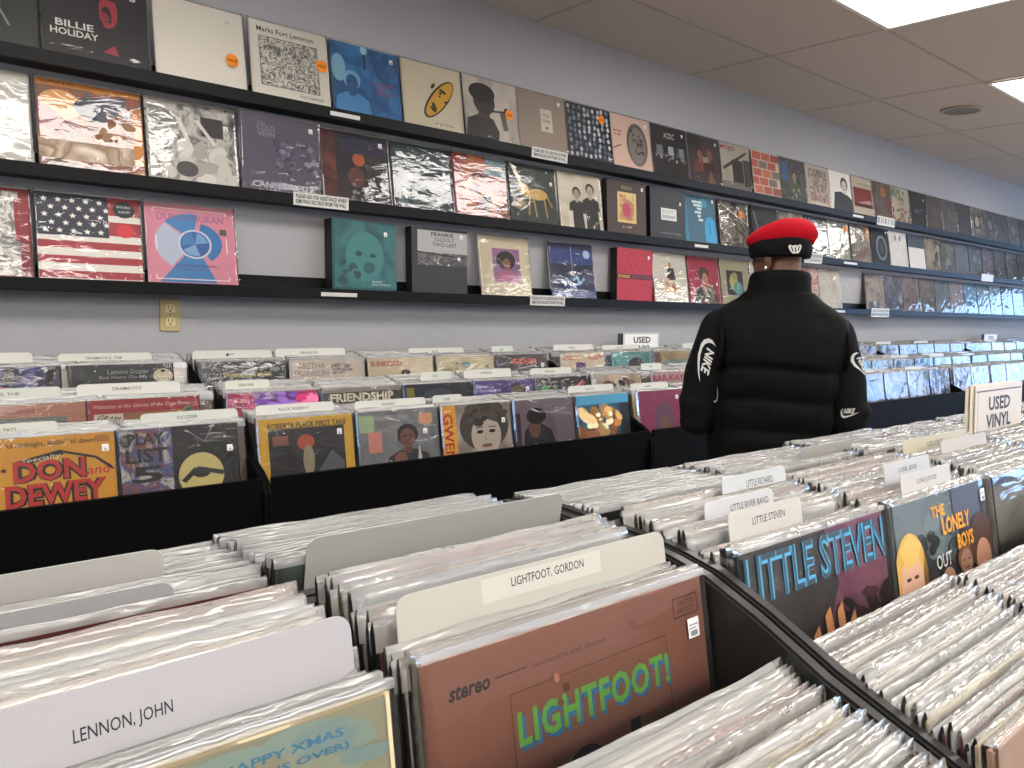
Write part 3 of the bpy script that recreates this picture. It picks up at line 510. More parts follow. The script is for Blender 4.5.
FX = [-2.519, -.834, .851, 2.536, 4.221, 5.94, 7.625, 9.31]
fl = ['empty-looking end of the wall bins left of the picture', 'black wall bin at the left of the picture, holding the bright yellow album', 'black wall bin left of the customer, holding the yellow-framed album', 'black wall bin mostly behind the customer', 'black wall bin just right of the customer, ending by the white sign', 'black wall bin behind the nearest white sign', 'farthest black wall bin at the right edge']
for i in range(1, 7):
    bin_unit('record_bin', fl[i], 'tiered bins along the wall', FX[i], FX[i+1], FAR_PROF, 2.107,
             [(2.13, -.742, 2.36, -.722), (2.38, -.674, 2.62, -.652), (2.64, -.612, 2.945, -.59)],
             [(0, -.555), (2.372, -.50, -.722), (2.63, -.435, -.652)], (2.953, -.30))
NEAR_PROF = [(.125, -.50), (.127, -.41), (.15, -.372), (.20, -.35), (.24, -.336), (.302, -.315), (.371, -.285), (.43, -.264), (.47, -.257), (.50, -.254), (.586, -.254)]
NX = [-1.059, .6255, .6315, 2.318, 2.324, 4.009]; NEARM = noisy('dark_grey_laminate', '1f1e1d', '282725', 60, .38, 0, .4)
nl = ['black bin at the lower left, holding the brown album', 'black bin at the lower right, holding the album with blue-outlined lettering', 'black bin at the far right behind the near one']
for i in range(3):
    bin_unit('record_bin', nl[i], 'double bins nearest the viewer', NX[2*i], NX[2*i+1], NEAR_PROF, .136, [(.145, -.64, .345, -.61), (.362, -.59, .573, -.565)], [(0, -.46), (.354, -.41, -.61)], (.58, -.262), th=.0165, mt=NEARM)
    bin_unit('record_bin', ['black bin turned away behind the lower left one, holding blank-backed cards', 'black bin turned away behind the lower right one', 'black bin turned away at the far right'][i], 'double bins turned toward the aisle', NX[2*i], NX[2*i+1], NEAR_PROF, .136, [(.145, -.64, .345, -.61), (.362, -.59, .573, -.565)], [(0, -.46), (.354, -.41, -.61)], (.58, -.262), True, .5885, .0165, NEARM)

COVER = Art(SPINE, .314, .314, .0034).mesh('cover')
def place(o, x, ytop, ztop, lean, h, flip=False, yaw=0):
    """stand a card so that the middle of its top edge is at (ytop, ztop), leaning back by `lean` degrees"""
    a = math.radians(lean); s = 1 if not flip else -1
    o.location = (x, ytop-s*h*math.sin(a), H(ztop)-h*math.cos(a)); o.rotation_euler = (-a, 0, yaw+(PI if flip else 0))
    return o
NREC = [0]
def stack(x, y0, z0, y1, z1, n, lean, label, group, flip=False, skip=(), seed=1, lean1=None, dip=0):
    rn = random.Random(seed); ys = [y0+(y1-y0)*i/(n-1) for i in range(n)]
    for i, y in enumerate(ys):
        if any(a <= y <= b for a, b in skip): continue
        f = i/(n-1); ln = lean+((lean1 if lean1 is not None else lean)-lean)*f+rn.uniform(-.15, .15)
        o = tag(link('record_album', COVER), label, 'record album', group); dx = rn.gauss(0, .003); y += rn.uniform(-.0012, .0012); dz = -.010 if y < dip else 0
        place(o, (x+.316 if flip else x)+dx, y, z0+(z1-z0)*f+dz+rn.choice([0, 0, .002, -.003, -.008])+rn.uniform(-.002, .002), ln, .314, flip, rn.uniform(-.004, .004))
        link('sleeve', TOPBAGS[rn.randrange(6)], o)
MASS = bmesh.new()             # the filed albums beyond the nearest 300: one mass
MASSC = 'e6e2d8 cfc8b8 2a2a2e d8d4cc 6f5748 b9b4ac e8e4da 394a60 c9b48e 9a938a 7c2f2a efece4 45443f d9c9a0 5c6b62 b8a6a0'.split()
def mass(x, y0, z0, y1, z1, n, lean, flip=False, skip=(), seed=1):
    rn = random.Random(seed); dummy = bpy.data.objects.new('d', None)
    for i in range(n):
        f = i/max(1, n-1); y = y0+(y1-y0)*f
        if any(a <= y <= b for a, b in skip): continue
        place(dummy, (x+.316 if flip else x)+rn.gauss(0, .003), y, z0+(z1-z0)*f+rn.uniform(-.004, .003), lean+rn.uniform(-.15, .15), .314, flip, rn.uniform(-.003, .003))
        mw = Matrix.LocRotScale(dummy.location, dummy.rotation_euler, None)
        vs = box(MASS, 0, 0, 0, .314, .0034, .314, mi=2+rn.randrange(len(MASSC)))
        a = len(MASS.verts); MASS.from_mesh(TOPBAGS[rn.randrange(6)]); MASS.verts.ensure_lookup_table()
        for v in vs: v.co = mw @ v.co
        for k in range(a, len(MASS.verts)): MASS.verts[k].co = mw @ MASS.verts[k].co
    bpy.data.objects.remove(dummy)
def card(x, w, y, z, lean, text, label, group='divider cards in the near bins', col='d9d7d2', strip=None, flip=False, tx=(.3, .72), h=.335, corner=.012, ty=(.925, .955), rot=0):
    g_ = Art.G; Art.G = .80; a = Art(col, w, h, .0012, corner=corner)
    if strip: a.R(tx[0]-.1, ty[0]-.02, tx[1]+.07, ty[1]+.012, strip)
    if text: a.T(text, tx[0], ty[0], tx[1], ty[1], '2b2b2e', .006)
    Art.G = g_
    o = tag(link('divider_card', a.mesh('divider_card')), label, 'divider card', group)
    return place(o, x+w if flip else x, y, z, lean, h, flip, rot)
def front(x, y, z, lean, art, label, group, price=(.86, .8), orange=None, far=False, name='record_album', bag=True):
    t = thing(name, label, 'record album', group=group); place(t, x, y, z, lean, art.h); link('cover', art.mesh('cover'), t); add_bits(t, art, bag, price, orange, far); return t

# ---- near bins, upper tier facing the viewer
GB = 'albums filed in the upper near bins'; Art.G = 1.18
NB, NC = 12.0, 6.5
a = Art('a5705b').T('stereo', .065, .897, .185, .93, '3f2a24', .03, .2).L([(.2, .916), (.3, .916)], .004, '6b4336').T('orchestra and chorus', .32, .908, .58, .922, '5f3e33').F(.865, .90, .975, .955, .004, '6b4336').T('UNITED', .88, .932, .96, .945, '6b4336').T('ARTISTS', .88, .91, .96, .923, '6b4336')
a.F(.24, -.1, .82, .865, .004, '85573f')
a.T('LIGHTFOOT!', .262, .722, .828, .808, '4a8ec6', .04, 0, 1.12).T('LIGHTFOOT!', .254, .734, .82, .82, '86cf5c', .03, 0, 1.12)
a.E(.47, .55, .1, .12, '2a1d18').E(.47, .50, .07, .1, '9c6244').E(.445, .52, .014, .008, '2a1d18').E(.5, .52, .014, .008, '2a1d18').P([(.3, .0), (.33, .22), (.42, .3), (.54, .3), (.6, .2), (.66, 0)], '4a3a33').P([(.63, .2), (.645, .56), (.675, .56), (.69, .2)], '8a5a3c').R(.64, .56, .68, .68, '33241d').S(20, 3, ['97634f', '84523f'], .004, .01)
front(.284, .428, -.2605, NB, a, 'brown album with green and blue capital lettering at the bottom centre', GB, price=(.915, .83))
Art.K = .30; a = Art('cdb58a')
a.R(.55, 0, 1, 1, 'b7b69a').S(26, 5, ['a9bfb4', '9fb8b5', 'b9c0a8'], .04, .1, (.56, .1, .95, .92)).R(.0, 0, .55, 1, 'cdb58a').T('SHAVED', .2, .62, .585, .74, '4a3a30', .03).T('HAPPY XMAS', .64, .8, .89, .86, '4f9cc0', .02).T('(WAR IS OVER)', .63, .70, .9, .76, '4f9cc0', .02).F(-.02, -.02, 1.0, .985, .02, 'd3c29c').P([(.86, .62), (.78, .44), (.66, .3), (.8, .34)], '8a5f55').P([(.86, .6), (.9, .3), (.84, .2), (.82, .4)], '8d665a').L([(.88, .44), (.7, .3)], .02, '7d4f48').L([(.9, .36), (.74, .2)], .02, 'a98578')
front(-.06, .424, -.2665, NB, a, 'beige album with light blue lettering at the bottom left, below the long white card', GB, price=None)
Art.K = .70; a = Art(('4a4846', '5a5653', '3f3e40', 6)); a.P([(.55, 1), (.62, .7), (.5, .45), (.66, .25), (1, .2), (1, 1)], ('b5748f', '9a5f7d', 'c48aa0', 7)).S(34, 6, ['3a2c38', '6b3f5a', 'c07f9c', '2f2730'], .02, .05, (.6, .2, .97, .6), 3)
a.P([(.40, .0), (.42, .3), (.74, .3), (.74, .0)], '9c6844')
for i in range(4): a.P([(.42+.08*i, .25), (.40+.085*i, .5+.07*(1.5-abs(i-1.5))), (.44+.085*i, .54+.07*(1.5-abs(i-1.5))), (.49+.08*i, .25)], 'b07a50').T('LITTLE STEVEN', .03, .75, .985, .975, '4fa0c8', .028).T('LITTLE STEVEN', .03, .75, .985, .975, '3a4a58', -.004)
front(.656, .428, -.253, NB, a, 'grey and pink album with tall blue-outlined lettering, right of the black panels', GB, price=(.85, .58))
Art.K = .62; a = Art(('6b7078', '80858a', '575c66', 4)); a.R(.0, .55, 1, 1, '9fb0b8').S(30, 7, ['4a5560', '7d8a94', '33404c'], .03, .06, (.05, .5, .6, .75), 1).R(.6, .6, 1, 1, '4a5060').E(.13, .5, .15, .3, 'c9a050').E(.13, .44, .105, .24, 'd0a68c').E(.095, .5, .022, .012, '3a2a22').E(.165, .5, .022, .012, '3a2a22').E(.13, .34, .035, .012, 'a0605a').P([(.03, .7), (.08, .58), (.18, .58), (.24, .7), (.14, .8)], 'd8b060').B(.48, .38, .09, 'a8806a', '2b2528', '33363f').B(.68, .46, .085, '96705c', '6b4a30', '3a3a42').E(.87, .55, .14, .22, '4a3328').E(.88, .42, .09, .15, 'b08068').T('THE', .36, .84, .5, .92, 'e09a30', .03).T('LONELY', .46, .7, .76, .82, 'e09a30', .03).T('BOYS', .6, .56, .78, .67, 'e09a30', .03).T('OUT', .36, .48, .52, .58, 'c9ccc8', .01)
front(.992, .428, -.2535, NB, a, 'album with yellow lettering and four long-haired faces, right of the pink one', GB, price=(.93, .9))
a = Art(('8d8a84', 'a5a29a', '77746f', 3)); a.E(.5, .4, .4, .4, '98948c').L([(.2, .6), (.5, .8), (.7, .5)], .01, '6b6864'); a.R(0, .93, 1, 1, '7d86a8')
front(1.335, .428, -.258, NB, a, 'plain grey album cut by the right edge, beside the four faces album', GB, price=(.3, .3))
Art.K = 1.0
cells = [(-.065, 'the long white card at the lower left'), (.282, 'the cream card behind the brown album'), (.652, 'the three tabbed cards right of the black panels'), (.99, 'the cards over the four faces album'), (1.333, 'the white sign at the right edge')]
skipB = [[(.4575, .469)], [(.466, .477)], [(.4635, .475), (.511, .522), (.552, .563)], [(.4385, .45), (.48, .491)], [(.517, .528), (.553, .567)]]
for i, (x, l) in enumerate(cells):
    a = Art(('d8cdb4', 'a9c2da', '3a2a2c', '6a2f26', 'c9c5bd')[i]); front(x+.002, .4345, (-.2655, -.2585, -.2515, -.252, -.256)[i], NB, a, ('pale buff album edge right behind the beige album', 'light blue album edge right behind the brown album', 'dark album edge behind the blue-outlined lettering', 'dark red album edge behind the four faces album', 'pale album edge behind the plain grey album')[i], GB, price=None)
    stack(x, .4415, (-.2645, -.261, -.256, -.2565, -.2565)[i], .572, (-.2505, -.2455, -.2455, -.2455, -.2455)[i], 22, NB+.3, 'clear-sleeved album filed among ' + l, 'albums filed around ' + l, skip=skipB[i], seed=20+i, dip=(.4575, .469, .465, .44, .43)[i])
card(-.10, .352, .447, -.226, NB+.3, 'LENNON, JOHN', 'long white divider card lettered in capitals at the lower left, above the beige album', col='c2c0c5', tx=(.505, .655), ty=(.908, .938), rot=.052)
card(.288, .306, .471, -.2265, NB+.3, 'LIGHTFOOT, GORDON', 'long cream divider card with pale name strip, right behind the brown album', col='cdcabf', strip='dcdad0', tx=(.36, .635), ty=(.952, .978))
card(.70, .146, .469, -.2265, NB+.3, 'LITTLE STEVEN', 'short white card nearest of the three tabs behind the blue-outlined lettering', col='dad6d0', tx=(.3, .75), ty=(.945, .970), corner=.008)
card(.722, .14, .516, -.2285, NB+.3, 'LITTLE RIVER BAND', 'short white card in the middle of the three stepped tabs', col='d9dadc', tx=(.35, .92), ty=(.95, .973), corner=.008)
card(.812, .145, .557, -.2195, NB+.3, 'LITTLE RICHARD', 'short white card farthest of the three stepped tabs', col='d5d9dc', tx=(.36, .78), ty=(.945, .973), corner=.008)
card(1.055, .16, .444, -.2225, NB+.3, 'LONE JUSTICE', 'white card with capitals nearest above the four faces album', col='d6d2ce', tx=(.3, .7), ty=(.945, .97), corner=.004)
card(1.095, .15, .4855, -.2195, NB+.3, 'LOEB, JESSE', 'bluish white card just behind the nearest one above the four faces album', col='d5d7d9', tx=(.3, .7), ty=(.945, .97), corner=.004)
card(1.325, .27, .56, -.2195, NB+.3, 'LOS LOBOS', 'wide cream card left of the white printed sign', col='cfc9b0', tx=(.35, .6), ty=(.945, .97), corner=.006)
card(1.385, .2, .5225, -.2195, NB+.3, 'LOS NO', 'pale card just in front of the wide cream card by the sign', col='cfc9c2', tx=(.6, .85), ty=(.91, .935), corner=.006)
# printed sign standing in the bin: several sheets
t = thing('bin_sign', 'white USED VINYL sign of several sheets in the near bin at the right edge', 'sign')
place(t, 1.675, .578, -.146, 4, .42); Art.K = .25/.42
a = Art('c9c1ba', .262, .42, .0015); a.R(.02, .95, .98, .96, '3a3638').R(.045, 0, .055, .95, '8d8580').T('USED', .27, .79, .73, .905, '2b282b', .03).T('VINYL', .22, .645, .75, .76, '2b282b', .03).R(.45, .61, .72, .618, '6b6562'); link('front_sheet', a.mesh('front_sheet'), t)
for i, cl in enumerate(('d0c8b8', 'bdb5a6')):
    a = Art(cl, .262, .42, .0015); q = link('backing_sheet', a.mesh('backing_sheet'), t, (-.013*(i+1), .004*(i+1), .004-.002*i))
Art.K = 1.0
# ---- near bins, lower tier
GA = 'albums filed in the lower near bins'
for i, (x, l, d) in enumerate(((.285, 'open stack at bottom centre before the brown album', 0), (.654, 'stack behind the tan album at the bottom right', 1), (.992, 'lower stack cut off by the right edge', 1))):
    stack(x, .1935 if d else .160, -.339 if d else -.346, .340, -.3215, 25 if d else 30, 8, 'clear-sleeved album in the ' + l, 'albums in the ' + l, seed=50+i)
a = Art('b5907a'); a.E(.45, .8, .07, .12, 'c4a183').E(.45, .8, .055, .1, 'b5907a').S(12, 4, ['a9826c', 'bf9a82'], .02, .06)
front(.654, .186, -.338, 8, a, 'tan album with a faint oval at the bottom right corner', GA, price=None)
# ---- near bins, side turned away
yb = .5885
def YC(d): return yb+d
for i, x in enumerate((-.065, .265, .652, .985, 1.328, 1.666, 1.99, 2.345, 2.68)):
    z = .004*math.sin(i*2.1)
    sk = {0: [(.629, .643), (.676, .689)], 1: [(.624, .636)], 3: [(.655, .667)]}.get(i, [])
    mass(x, .775+.01*math.sin(i*1.7), -.2715+z, .626 if i != 1 else .64, -.258+z, 26, NC, True, sk, 80+i)
for x in (1.672, 1.99): mass(x, .428, -.2555, .568, -.2455, 24, NB, seed=int(x*100))
for x in (1.33, 1.66, 1.99): mass(x, .186, -.339, .34, -.3215, 24, 8, seed=int(x*90))
G2 = 'blank-backed cards in the bins turned away'
card(.292, .316, .63, -.2265, NC, None, 'long blank grey card with rounded corners behind the brown album', G2, 'b9bab5', flip=True)
card(-.12, .305, .682, -.2295, NC, None, 'blank grey card at the left edge, the farther of two', G2, 'c5c3be', flip=True)
card(-.12, .30, .636, -.2425, NC, None, 'blank darker grey card at the left edge, the nearer of two', G2, 'b5b5b6', flip=True)
card(1.19, .165, .661, -.236, NC, None, 'small blank grey card standing slanted right of the customer front', G2, 'b9b7b1', flip=True, corner=.004)

# ---- wall bins: the albums facing out, their cards, the filed mass behind
Art.G = 1.2
T1, T2, T3 = (2.235, -.408), (2.49, -.361), (2.765, -.284); LF = 11
RN = {1: 'albums fronting the lowest row of the wall bins', 2: 'albums fronting the middle row of the wall bins', 3: 'albums fronting the top row of the wall bins'}
def far_front(tier, x, art, label, price=(.88, .86), orange=None, far=False):
    y, z = (T1, T2, T3)[tier-1]; front(x, y, z, LF, art, label, RN[tier], price, orange, far)
# lowest row
Art.K = .78
a = A('d9a431'); a.T("Rockin' 'til midnight, Rollin' 'til dawn!", .04, .885, .86, .955, '2a2018', .012).P([(.28, .76), (.6, .85), (.62, .80), (.3, .70)], '1f1a18').T('Specialty', .32, .74, .6, .8, 'e8dcc0', .01, .2, rot=8).T('DON', .26, .53, .78, .76, '1d1614', .09).T('DON', .26, .54, .77, .76, 'cb3a32', .03).T('and', .78, .56, .96, .66, 'cb3a32', .01, .2).T('DEWEY', .2, .28, .92, .52, '1d1614', .09).T('DEWEY', .2, .29, .91, .52, 'cb3a32', .03).P([(0, 0), (0, .45), (.08, .5), (.16, .4), (.14, .2), (.3, .05), (.3, 0)], '2f2b28').R(.86, .9, .96, .97, 'b5803c').L([(.6, .83), (.85, .74), (.98, .6)], .025, '2a2018')
for px, py, r in ((.1, .6, .06), (.05, .7, .035), (.2, .68, .03)): a.P([(px+(r if k % 2 == 0 else r*.4)*math.sin(PI*k/5), py+(r if k % 2 == 0 else r*.4)*math.cos(PI*k/5)) for k in range(10)], '2a2018')
far_front(1, .168, a, 'yellow album with big red outlined lettering at the far left', price=(.9, .84))
a = A('1e1f23'); a.R(0, 0, .42, 1, ('b5a9a0', '8a4f4a', '4a5a8a', 'd0c8be', '3a3438', 16)).T('PLAY', .06, .82, .36, .95, '2a2228', .03).T('LIST', .04, .62, .38, .78, '2a2228', .03).T('5', .08, .4, .34, .58, '2a2228', .03).E(.66, .42, .2, .26, 'd2c689').P([(.48, .38), (.86, .38), (.8, .2), (.55, .2)], 'd2c689').L([(.5, .36), (.62, .5), (.86, .42)], .05, '26262a').E(.66, .45, .08, .06, '26262a').L([(.55, .95), (.7, .8), (.78, .98)], .006, '8d8d90').E(.85, .88, .05, .02, '4a4a50')
far_front(1, .495, a, 'album with mottled left strip and black right half with a cream head', price=(.9, .74))
a = A('d2ab38'); a.R(.1, .0, .9, .86, '25272c').T('ROBERTA FLACK', .1, .87, .58, .94, '2b2420', .02).T('FIRST TAKE', .6, .87, .93, .94, '3a2420', .02).E(.48, .68, .09, .1, 'b5563a').P([(.12, .5), (.3, .62), (.45, .4), (.4, .1), (.12, .1)], '15161a').E(.5, .45, .06, .2, '9a9078').P([(.6, .3), (.75, .55), (.88, .4), (.88, .1), (.6, .1)], '5a5c62').R(.14, .66, .3, .78, '8a5a48').R(.1, .86, .9, .87, '8a6a2a'); far_front(1, .872, a, 'yellow-framed album with dark picture, beside the first black partition', price=(.82, .8))
a = A(('6b6c70', '7d7f82', '5a5b60', 7)); a.R(.02, .72, .2, .95, '9fb58f').R(.12, .44, .28, .72, 'c98a80').R(.76, .78, .93, .93, 'd09a78').T('ATLANTIC STARS', .22, .86, .62, .93, '9a9c9f', .01).B(.6, .62, .12, '6b4636', '2a1f1c', '35363b').P([(.7, .2), (.74, .5), (.78, .2)], 'd0cbc2').E(.5, .32, .08, .1, '8a5a48'); far_front(1, 1.203, a, 'grey album of a bearded man in a suit, with coloured stickers', price=(.8, .72))
a = A(('b0a79f', '8a8079', 'c0b6ac', 4)); a.R(0, 0, .2, 1, 'd9a62c').T('GWEN', -.26, .47, .44, .6, 'b5332c', .02, rot=-90).E(.6, .66, .36, .36, '4f4640').E(.62, .52, .22, .30, 'c4b8ae').E(.53, .58, .05, .026, '2e2826').E(.71, .58, .05, .026, '2e2826').L([(.47, .64), (.58, .65)], .014, '4f4640').L([(.66, .65), (.77, .64)], .014, '4f4640').L([(.62, .56), (.60, .46), (.64, .45)], .01, '9a8a80').E(.62, .37, .08, .028, '8a5a58').P([(.4, .8), (.5, .9), (.75, .85), (.8, .7), (.6, .78)], '5d534c').P([(.22, .0), (.3, .24), (.45, .12), (.5, 0)], 'a85a54').S(14, 4, ['3f3834', '5d544e'], .03, .07, (.35, .72, .9, .95)); far_front(1, 1.535, a, 'sepia portrait album with a yellow strip of red lettering', price=(.86, .76))
a = A(('7a6a74', '8a7a82', '6a5a66', 3)); a.P([(.1, 0), (.15, .5), (.3, .7), (.6, .5), (.75, 0)], '2b2426').E(.32, .55, .1, .15, '7d5645').E(.36, .74, .16, .13, '221c1e').R(.0, .2, .1, .8, '4a2f3c').S(8, 5, ['b58a6a', 'c9b090'], .01, .03, (.3, .05, .7, .25)); far_front(1, 1.868, a, 'mauve grey album of a dark-haired woman, left of the flames album', price=(.86, .4))
a = A(('2f6a8a', '3f86a3', '1f4a66', 4)); a.R(.82, 0, 1, 1, '1f3340').S(40, 3, ['d0a05a', 'e0c08a', 'b5783c', '8a5530'], .04, .1, (.08, .1, .78, .75), 2.2).E(.25, .25, .16, .2, '7d4a2c').S(10, 31, ['ecd9ae'], .02, .05, (.1, .4, .7, .8)).R(0, .84, 1, 1, '3a7d9c'); far_front(1, 2.2, a, 'blue album with golden orange flame shapes', price=None)
a = A('a83a6a'); a.E(.56, .45, .2, .33, '7d4a5f').E(.58, .3, .12, .18, '9c6a55').P([(.3, 0), (.36, .5), (.5, .75), (.72, .7), (.8, .3), (.82, 0)], '85506a').E(.58, .34, .13, .19, '8f5f4c').T('GIRL', .3, .84, .44, .9, '7d8a5a'); far_front(1, 2.575, a, 'magenta album of a hooded woman, left of the customer elbow', price=(.84, .86))
# middle row
Art.K = .5
a = A('b5826a'); a.R(0, .8, 1, .96, 'b88470').T('SING A LONG', .1, .84, .6, .92, 'a05a4a', .01).R(.02, 0, .84, .76, '4a4f4c').R(.02, .66, .84, .76, '7d857d').E(.4, .5, .2, .2, '2d302f').S(10, 3, ['6b726c', 'b5b5a8'], .02, .05, (.1, .3, .8, .7)); far_front(2, .15, a, 'salmon and dark grey album at the left edge', price=(.9, .74))
a = A('a82c3c'); a.T('Welcome to the Glories of the Grass Roots', .05, .84, .92, .92, 'd5b5a8', .008, .2).R(.05, .2, .3, .74, 'ddd5c6').T('GRASS', .08, .6, .28, .7, '2a2a2a', .02, rot=-20).T('ROOTS', .08, .5, .28, .6, '2a2a2a', .02, rot=-20).R(.3, .2, .8, .74, 'a06a4a').E(.52, .62, .06, .08, '3f2d35').S(16, 6, ['d0b040', 'b59a30'], .02, .05, (.74, .55, .86, .72)).S(10, 7, ['6b6a60', '3f4a3a'], .02, .04, (.86, .65, .96, .8)); far_front(2, .468, a, 'red album with an orange round sticker and yellow flowers', price=None, orange=(.66, .7))
a = A('c03a72'); a.R(.28, 0, .74, 1, '7d4fa0').S(34, 5, ['b52f66', 'd05a88', 'a82c60'], .03, .07, (0, .1, .26, .98)).S(34, 6, ['8a5fb0', '6b3f90'], .03, .07, (.3, .1, .72, .98)).S(34, 7, ['b52f66', 'd0708f', 'd86a94'], .03, .07, (.77, .1, .98, .98)); far_front(2, .872, a, 'album in upright bands of hot pink and purple', price=None)
a = A('4b4843'); a.R(0, .9, 1, 1, '8d867e').T('FRIENDSHIP', .1, .68, .92, .88, 'd8d2bf', .035).R(.1, .62, .92, .64, 'b5a03c').S(8, 3, ['8d7a5a', 'b0a68f'], .02, .05, (.1, .3, .9, .5)); far_front(2, 1.203, a, 'dark album with bold cream capitals underlined in yellow', price=None)
a = A(('2a2f38', '384050', '22262c', 4)); a.R(.05, .7, .16, .92, '8a8436').E(.5, .75, .2, .12, '4a525e'); far_front(2, 1.535, a, 'dark blue black album with a small yellow patch, middle row', price=(.84, .7))
a = A(('5a4590', '6b55a0', '4a3880', 4)); a.T('Edwin', .04, .8, .24, .9, 'c9bfe0', .01).T('Hawkins', .04, .7, .44, .8, 'c9bfe0', .01).B(.74, .72, .12, '5a3a30', '1e1a1c', '4a3a6a'); far_front(2, 1.868, a, 'purple album with white lettering and a dark-haired head', price=(.88, .84))
a = A('2b2b2e'); a.S(16, 8, ['4a9a5a', '3a7d48', '5fae6a'], .03, .07, (.08, .45, .4, .75)).P([(.45, .4), (.92, .9), (.98, .8), (.55, .35)], 'b5505a').P([(.5, .42), (.9, .85), (.92, .82), (.54, .4)], 'd5a8a8').S(12, 4, ['8d8d90', 'b5b5b5'], .008, .02, (.1, .75, .7, .95)); far_front(2, 2.2, a, 'black album with green leaves and a slanted pink band', price=(.84, .5))
a = A(('c9b9a3', 'b09a85', 'dccbb4', 5)); a.E(.5, .7, .14, .12, '3b343a').E(.25, .72, .1, .1, '7d5a48').E(.76, .72, .1, .1, 'a3806a').S(10, 3, ['7d6a5c', 'e0d2be'], .03, .06, (.1, .4, .9, .85)); far_front(2, 2.575, a, 'beige album of several faces, right after the second partition', price=None)
a = A('c2b0a8'); a.S(40, 4, ['7d3f48', '5a2f38', 'b0807d'], .02, .04, (.05, .4, .95, .6)).T('BAR-KAYS', .04, .7, .9, .9, '8d3a48', .03); far_front(2, 2.965, a, 'pale album with dark red capitals, left of the customer sleeve', price=None)
# top row
Art.K = .5
a = A('2a2a58'); a.S(0, 1, ['1'], 0, 0)
for i in range(6): a.P([(.0+.18*i, 1), (.09+.18*i, 1), (.03+.18*i, .3), (-.06+.18*i, .3)], ['3a3a80', '1e1f2a'][i % 2])
a.T('FUNKY DIALOGUE AND OTHERS', .1, .66, .8, .7, '9a94b0').P([(.28, .3), (.42, .64), (.52, .62), (.5, .3)], 'b02f5a'); far_front(3, .13, a, 'blue and purple striped album with a pink wedge, top row left edge', price=(.82, .58))
a = A('3d4144'); a.P([(.0, .9), (.3, .35), (.0, .3)], '2e3235').T('Lamont Dozier', .36, .8, .76, .9, '9fa4a3', .005).T('But Here On My Own', .28, .68, .9, .77, '9fa4a3', .005).E(.9, .74, .1, .15, 'd3c8ae').E(.9, .84, .025, .03, '2b2b2b').T('Preview', .83, .66, .97, .7, '4a443a'); far_front(3, .468, a, 'dark grey album with thin lettering and a round cream tag', price=None)
a = A(('26292c', '3a3f42', '1e2022', 4)); a.T('FUNKADELIC MUSIC', .3, .64, .82, .74, 'c9b840', .02).S(14, 5, ['b5b9b9', '8d9494'], .02, .05, (.5, .72, .9, .95)); far_front(3, .872, a, 'dark album with small yellow lettering, top row after the partition', price=(.84, .66))
a = A('d3c9bd'); a.T('ARETHA', .1, .78, .46, .92, '8d7d86', .0).T('FRANKLIN', .06, .6, .5, .74, '8d7d86', .0).E(.66, .78, .12, .14, 'b5a9a0').F(.02, 0, .98, .98, .01, 'b9a9a5').S(10, 4, ['a89a92', '8d827c'], .02, .04, (.56, .6, .8, .85)); far_front(3, 1.203, a, 'cream album with thin mauve capitals, top row', price=None)
a = A('d5c8ad'); a.T('SUNKOCO', .04, .78, .5, .92, 'b0383c', .02, -.1).E(.56, .6, .07, .08, '2f2b28').P([(.4, .3), (.48, .55), (.62, .55), (.75, .4), (.8, .3)], '6b5f58').E(.66, .5, .08, .07, 'a08a6a'); far_front(3, 1.535, a, 'cream album with red lettering and a small crouching figure', price=None)
a = A('d0c6a4'); a.E(.5, .75, .09, .08, '7d9aa0').S(16, 4, ['b5ac8a', 'd9d2b8', 'a39a74'], .03, .06, (.1, .3, .9, .8)); far_front(3, 1.868, a, 'plain cream yellow album with a tiny bluish flower', price=None)
a = A(('4a4044', '5a4c50', '3a3236', 5)); a.R(.28, .72, .78, .88, 'c04438').T('ROY AYERS', .32, .75, .74, .85, '7d2420', .02).L([(.42, .6), (.7, .64)], .03, 'b5aca8'); far_front(3, 2.2, a, 'dark brown album with a red banner, top row before the partition', price=(.86, .8))
a = A('d6c8b0'); a.R(.34, .3, .56, .7, '6b3f80').T('EVELYN', .06, .78, .42, .92, 'b84f40', .03).T('EVELYN', .64, .78, .97, .92, 'b84f40', .03); far_front(3, 2.6, a, 'cream album with a purple square and red lettering twice', price=None)
a = A(('5f9a9c', '7db5b0', '4a8488', 4)); a.P([(.02, .95), (.2, .3), (.06, .2)], '3f8a5f').E(.6, .55, .2, .25, '3a3430').T('Lewis', .45, .84, .7, .93, 'b5d0c8'); far_front(3, 2.97, a, 'turquoise album with a dark head at its lower edge', price=None)
a = A(('c4b088', 'a08a68', 'd6c6a0', 6)); a.T('KOSMIC', .3, .4, .98, .7, '4f9aa8', .03).R(.0, .3, .2, .95, '6b5544'); far_front(3, 3.3, a, 'tan album with pale turquoise lettering under the small sign', price=None)
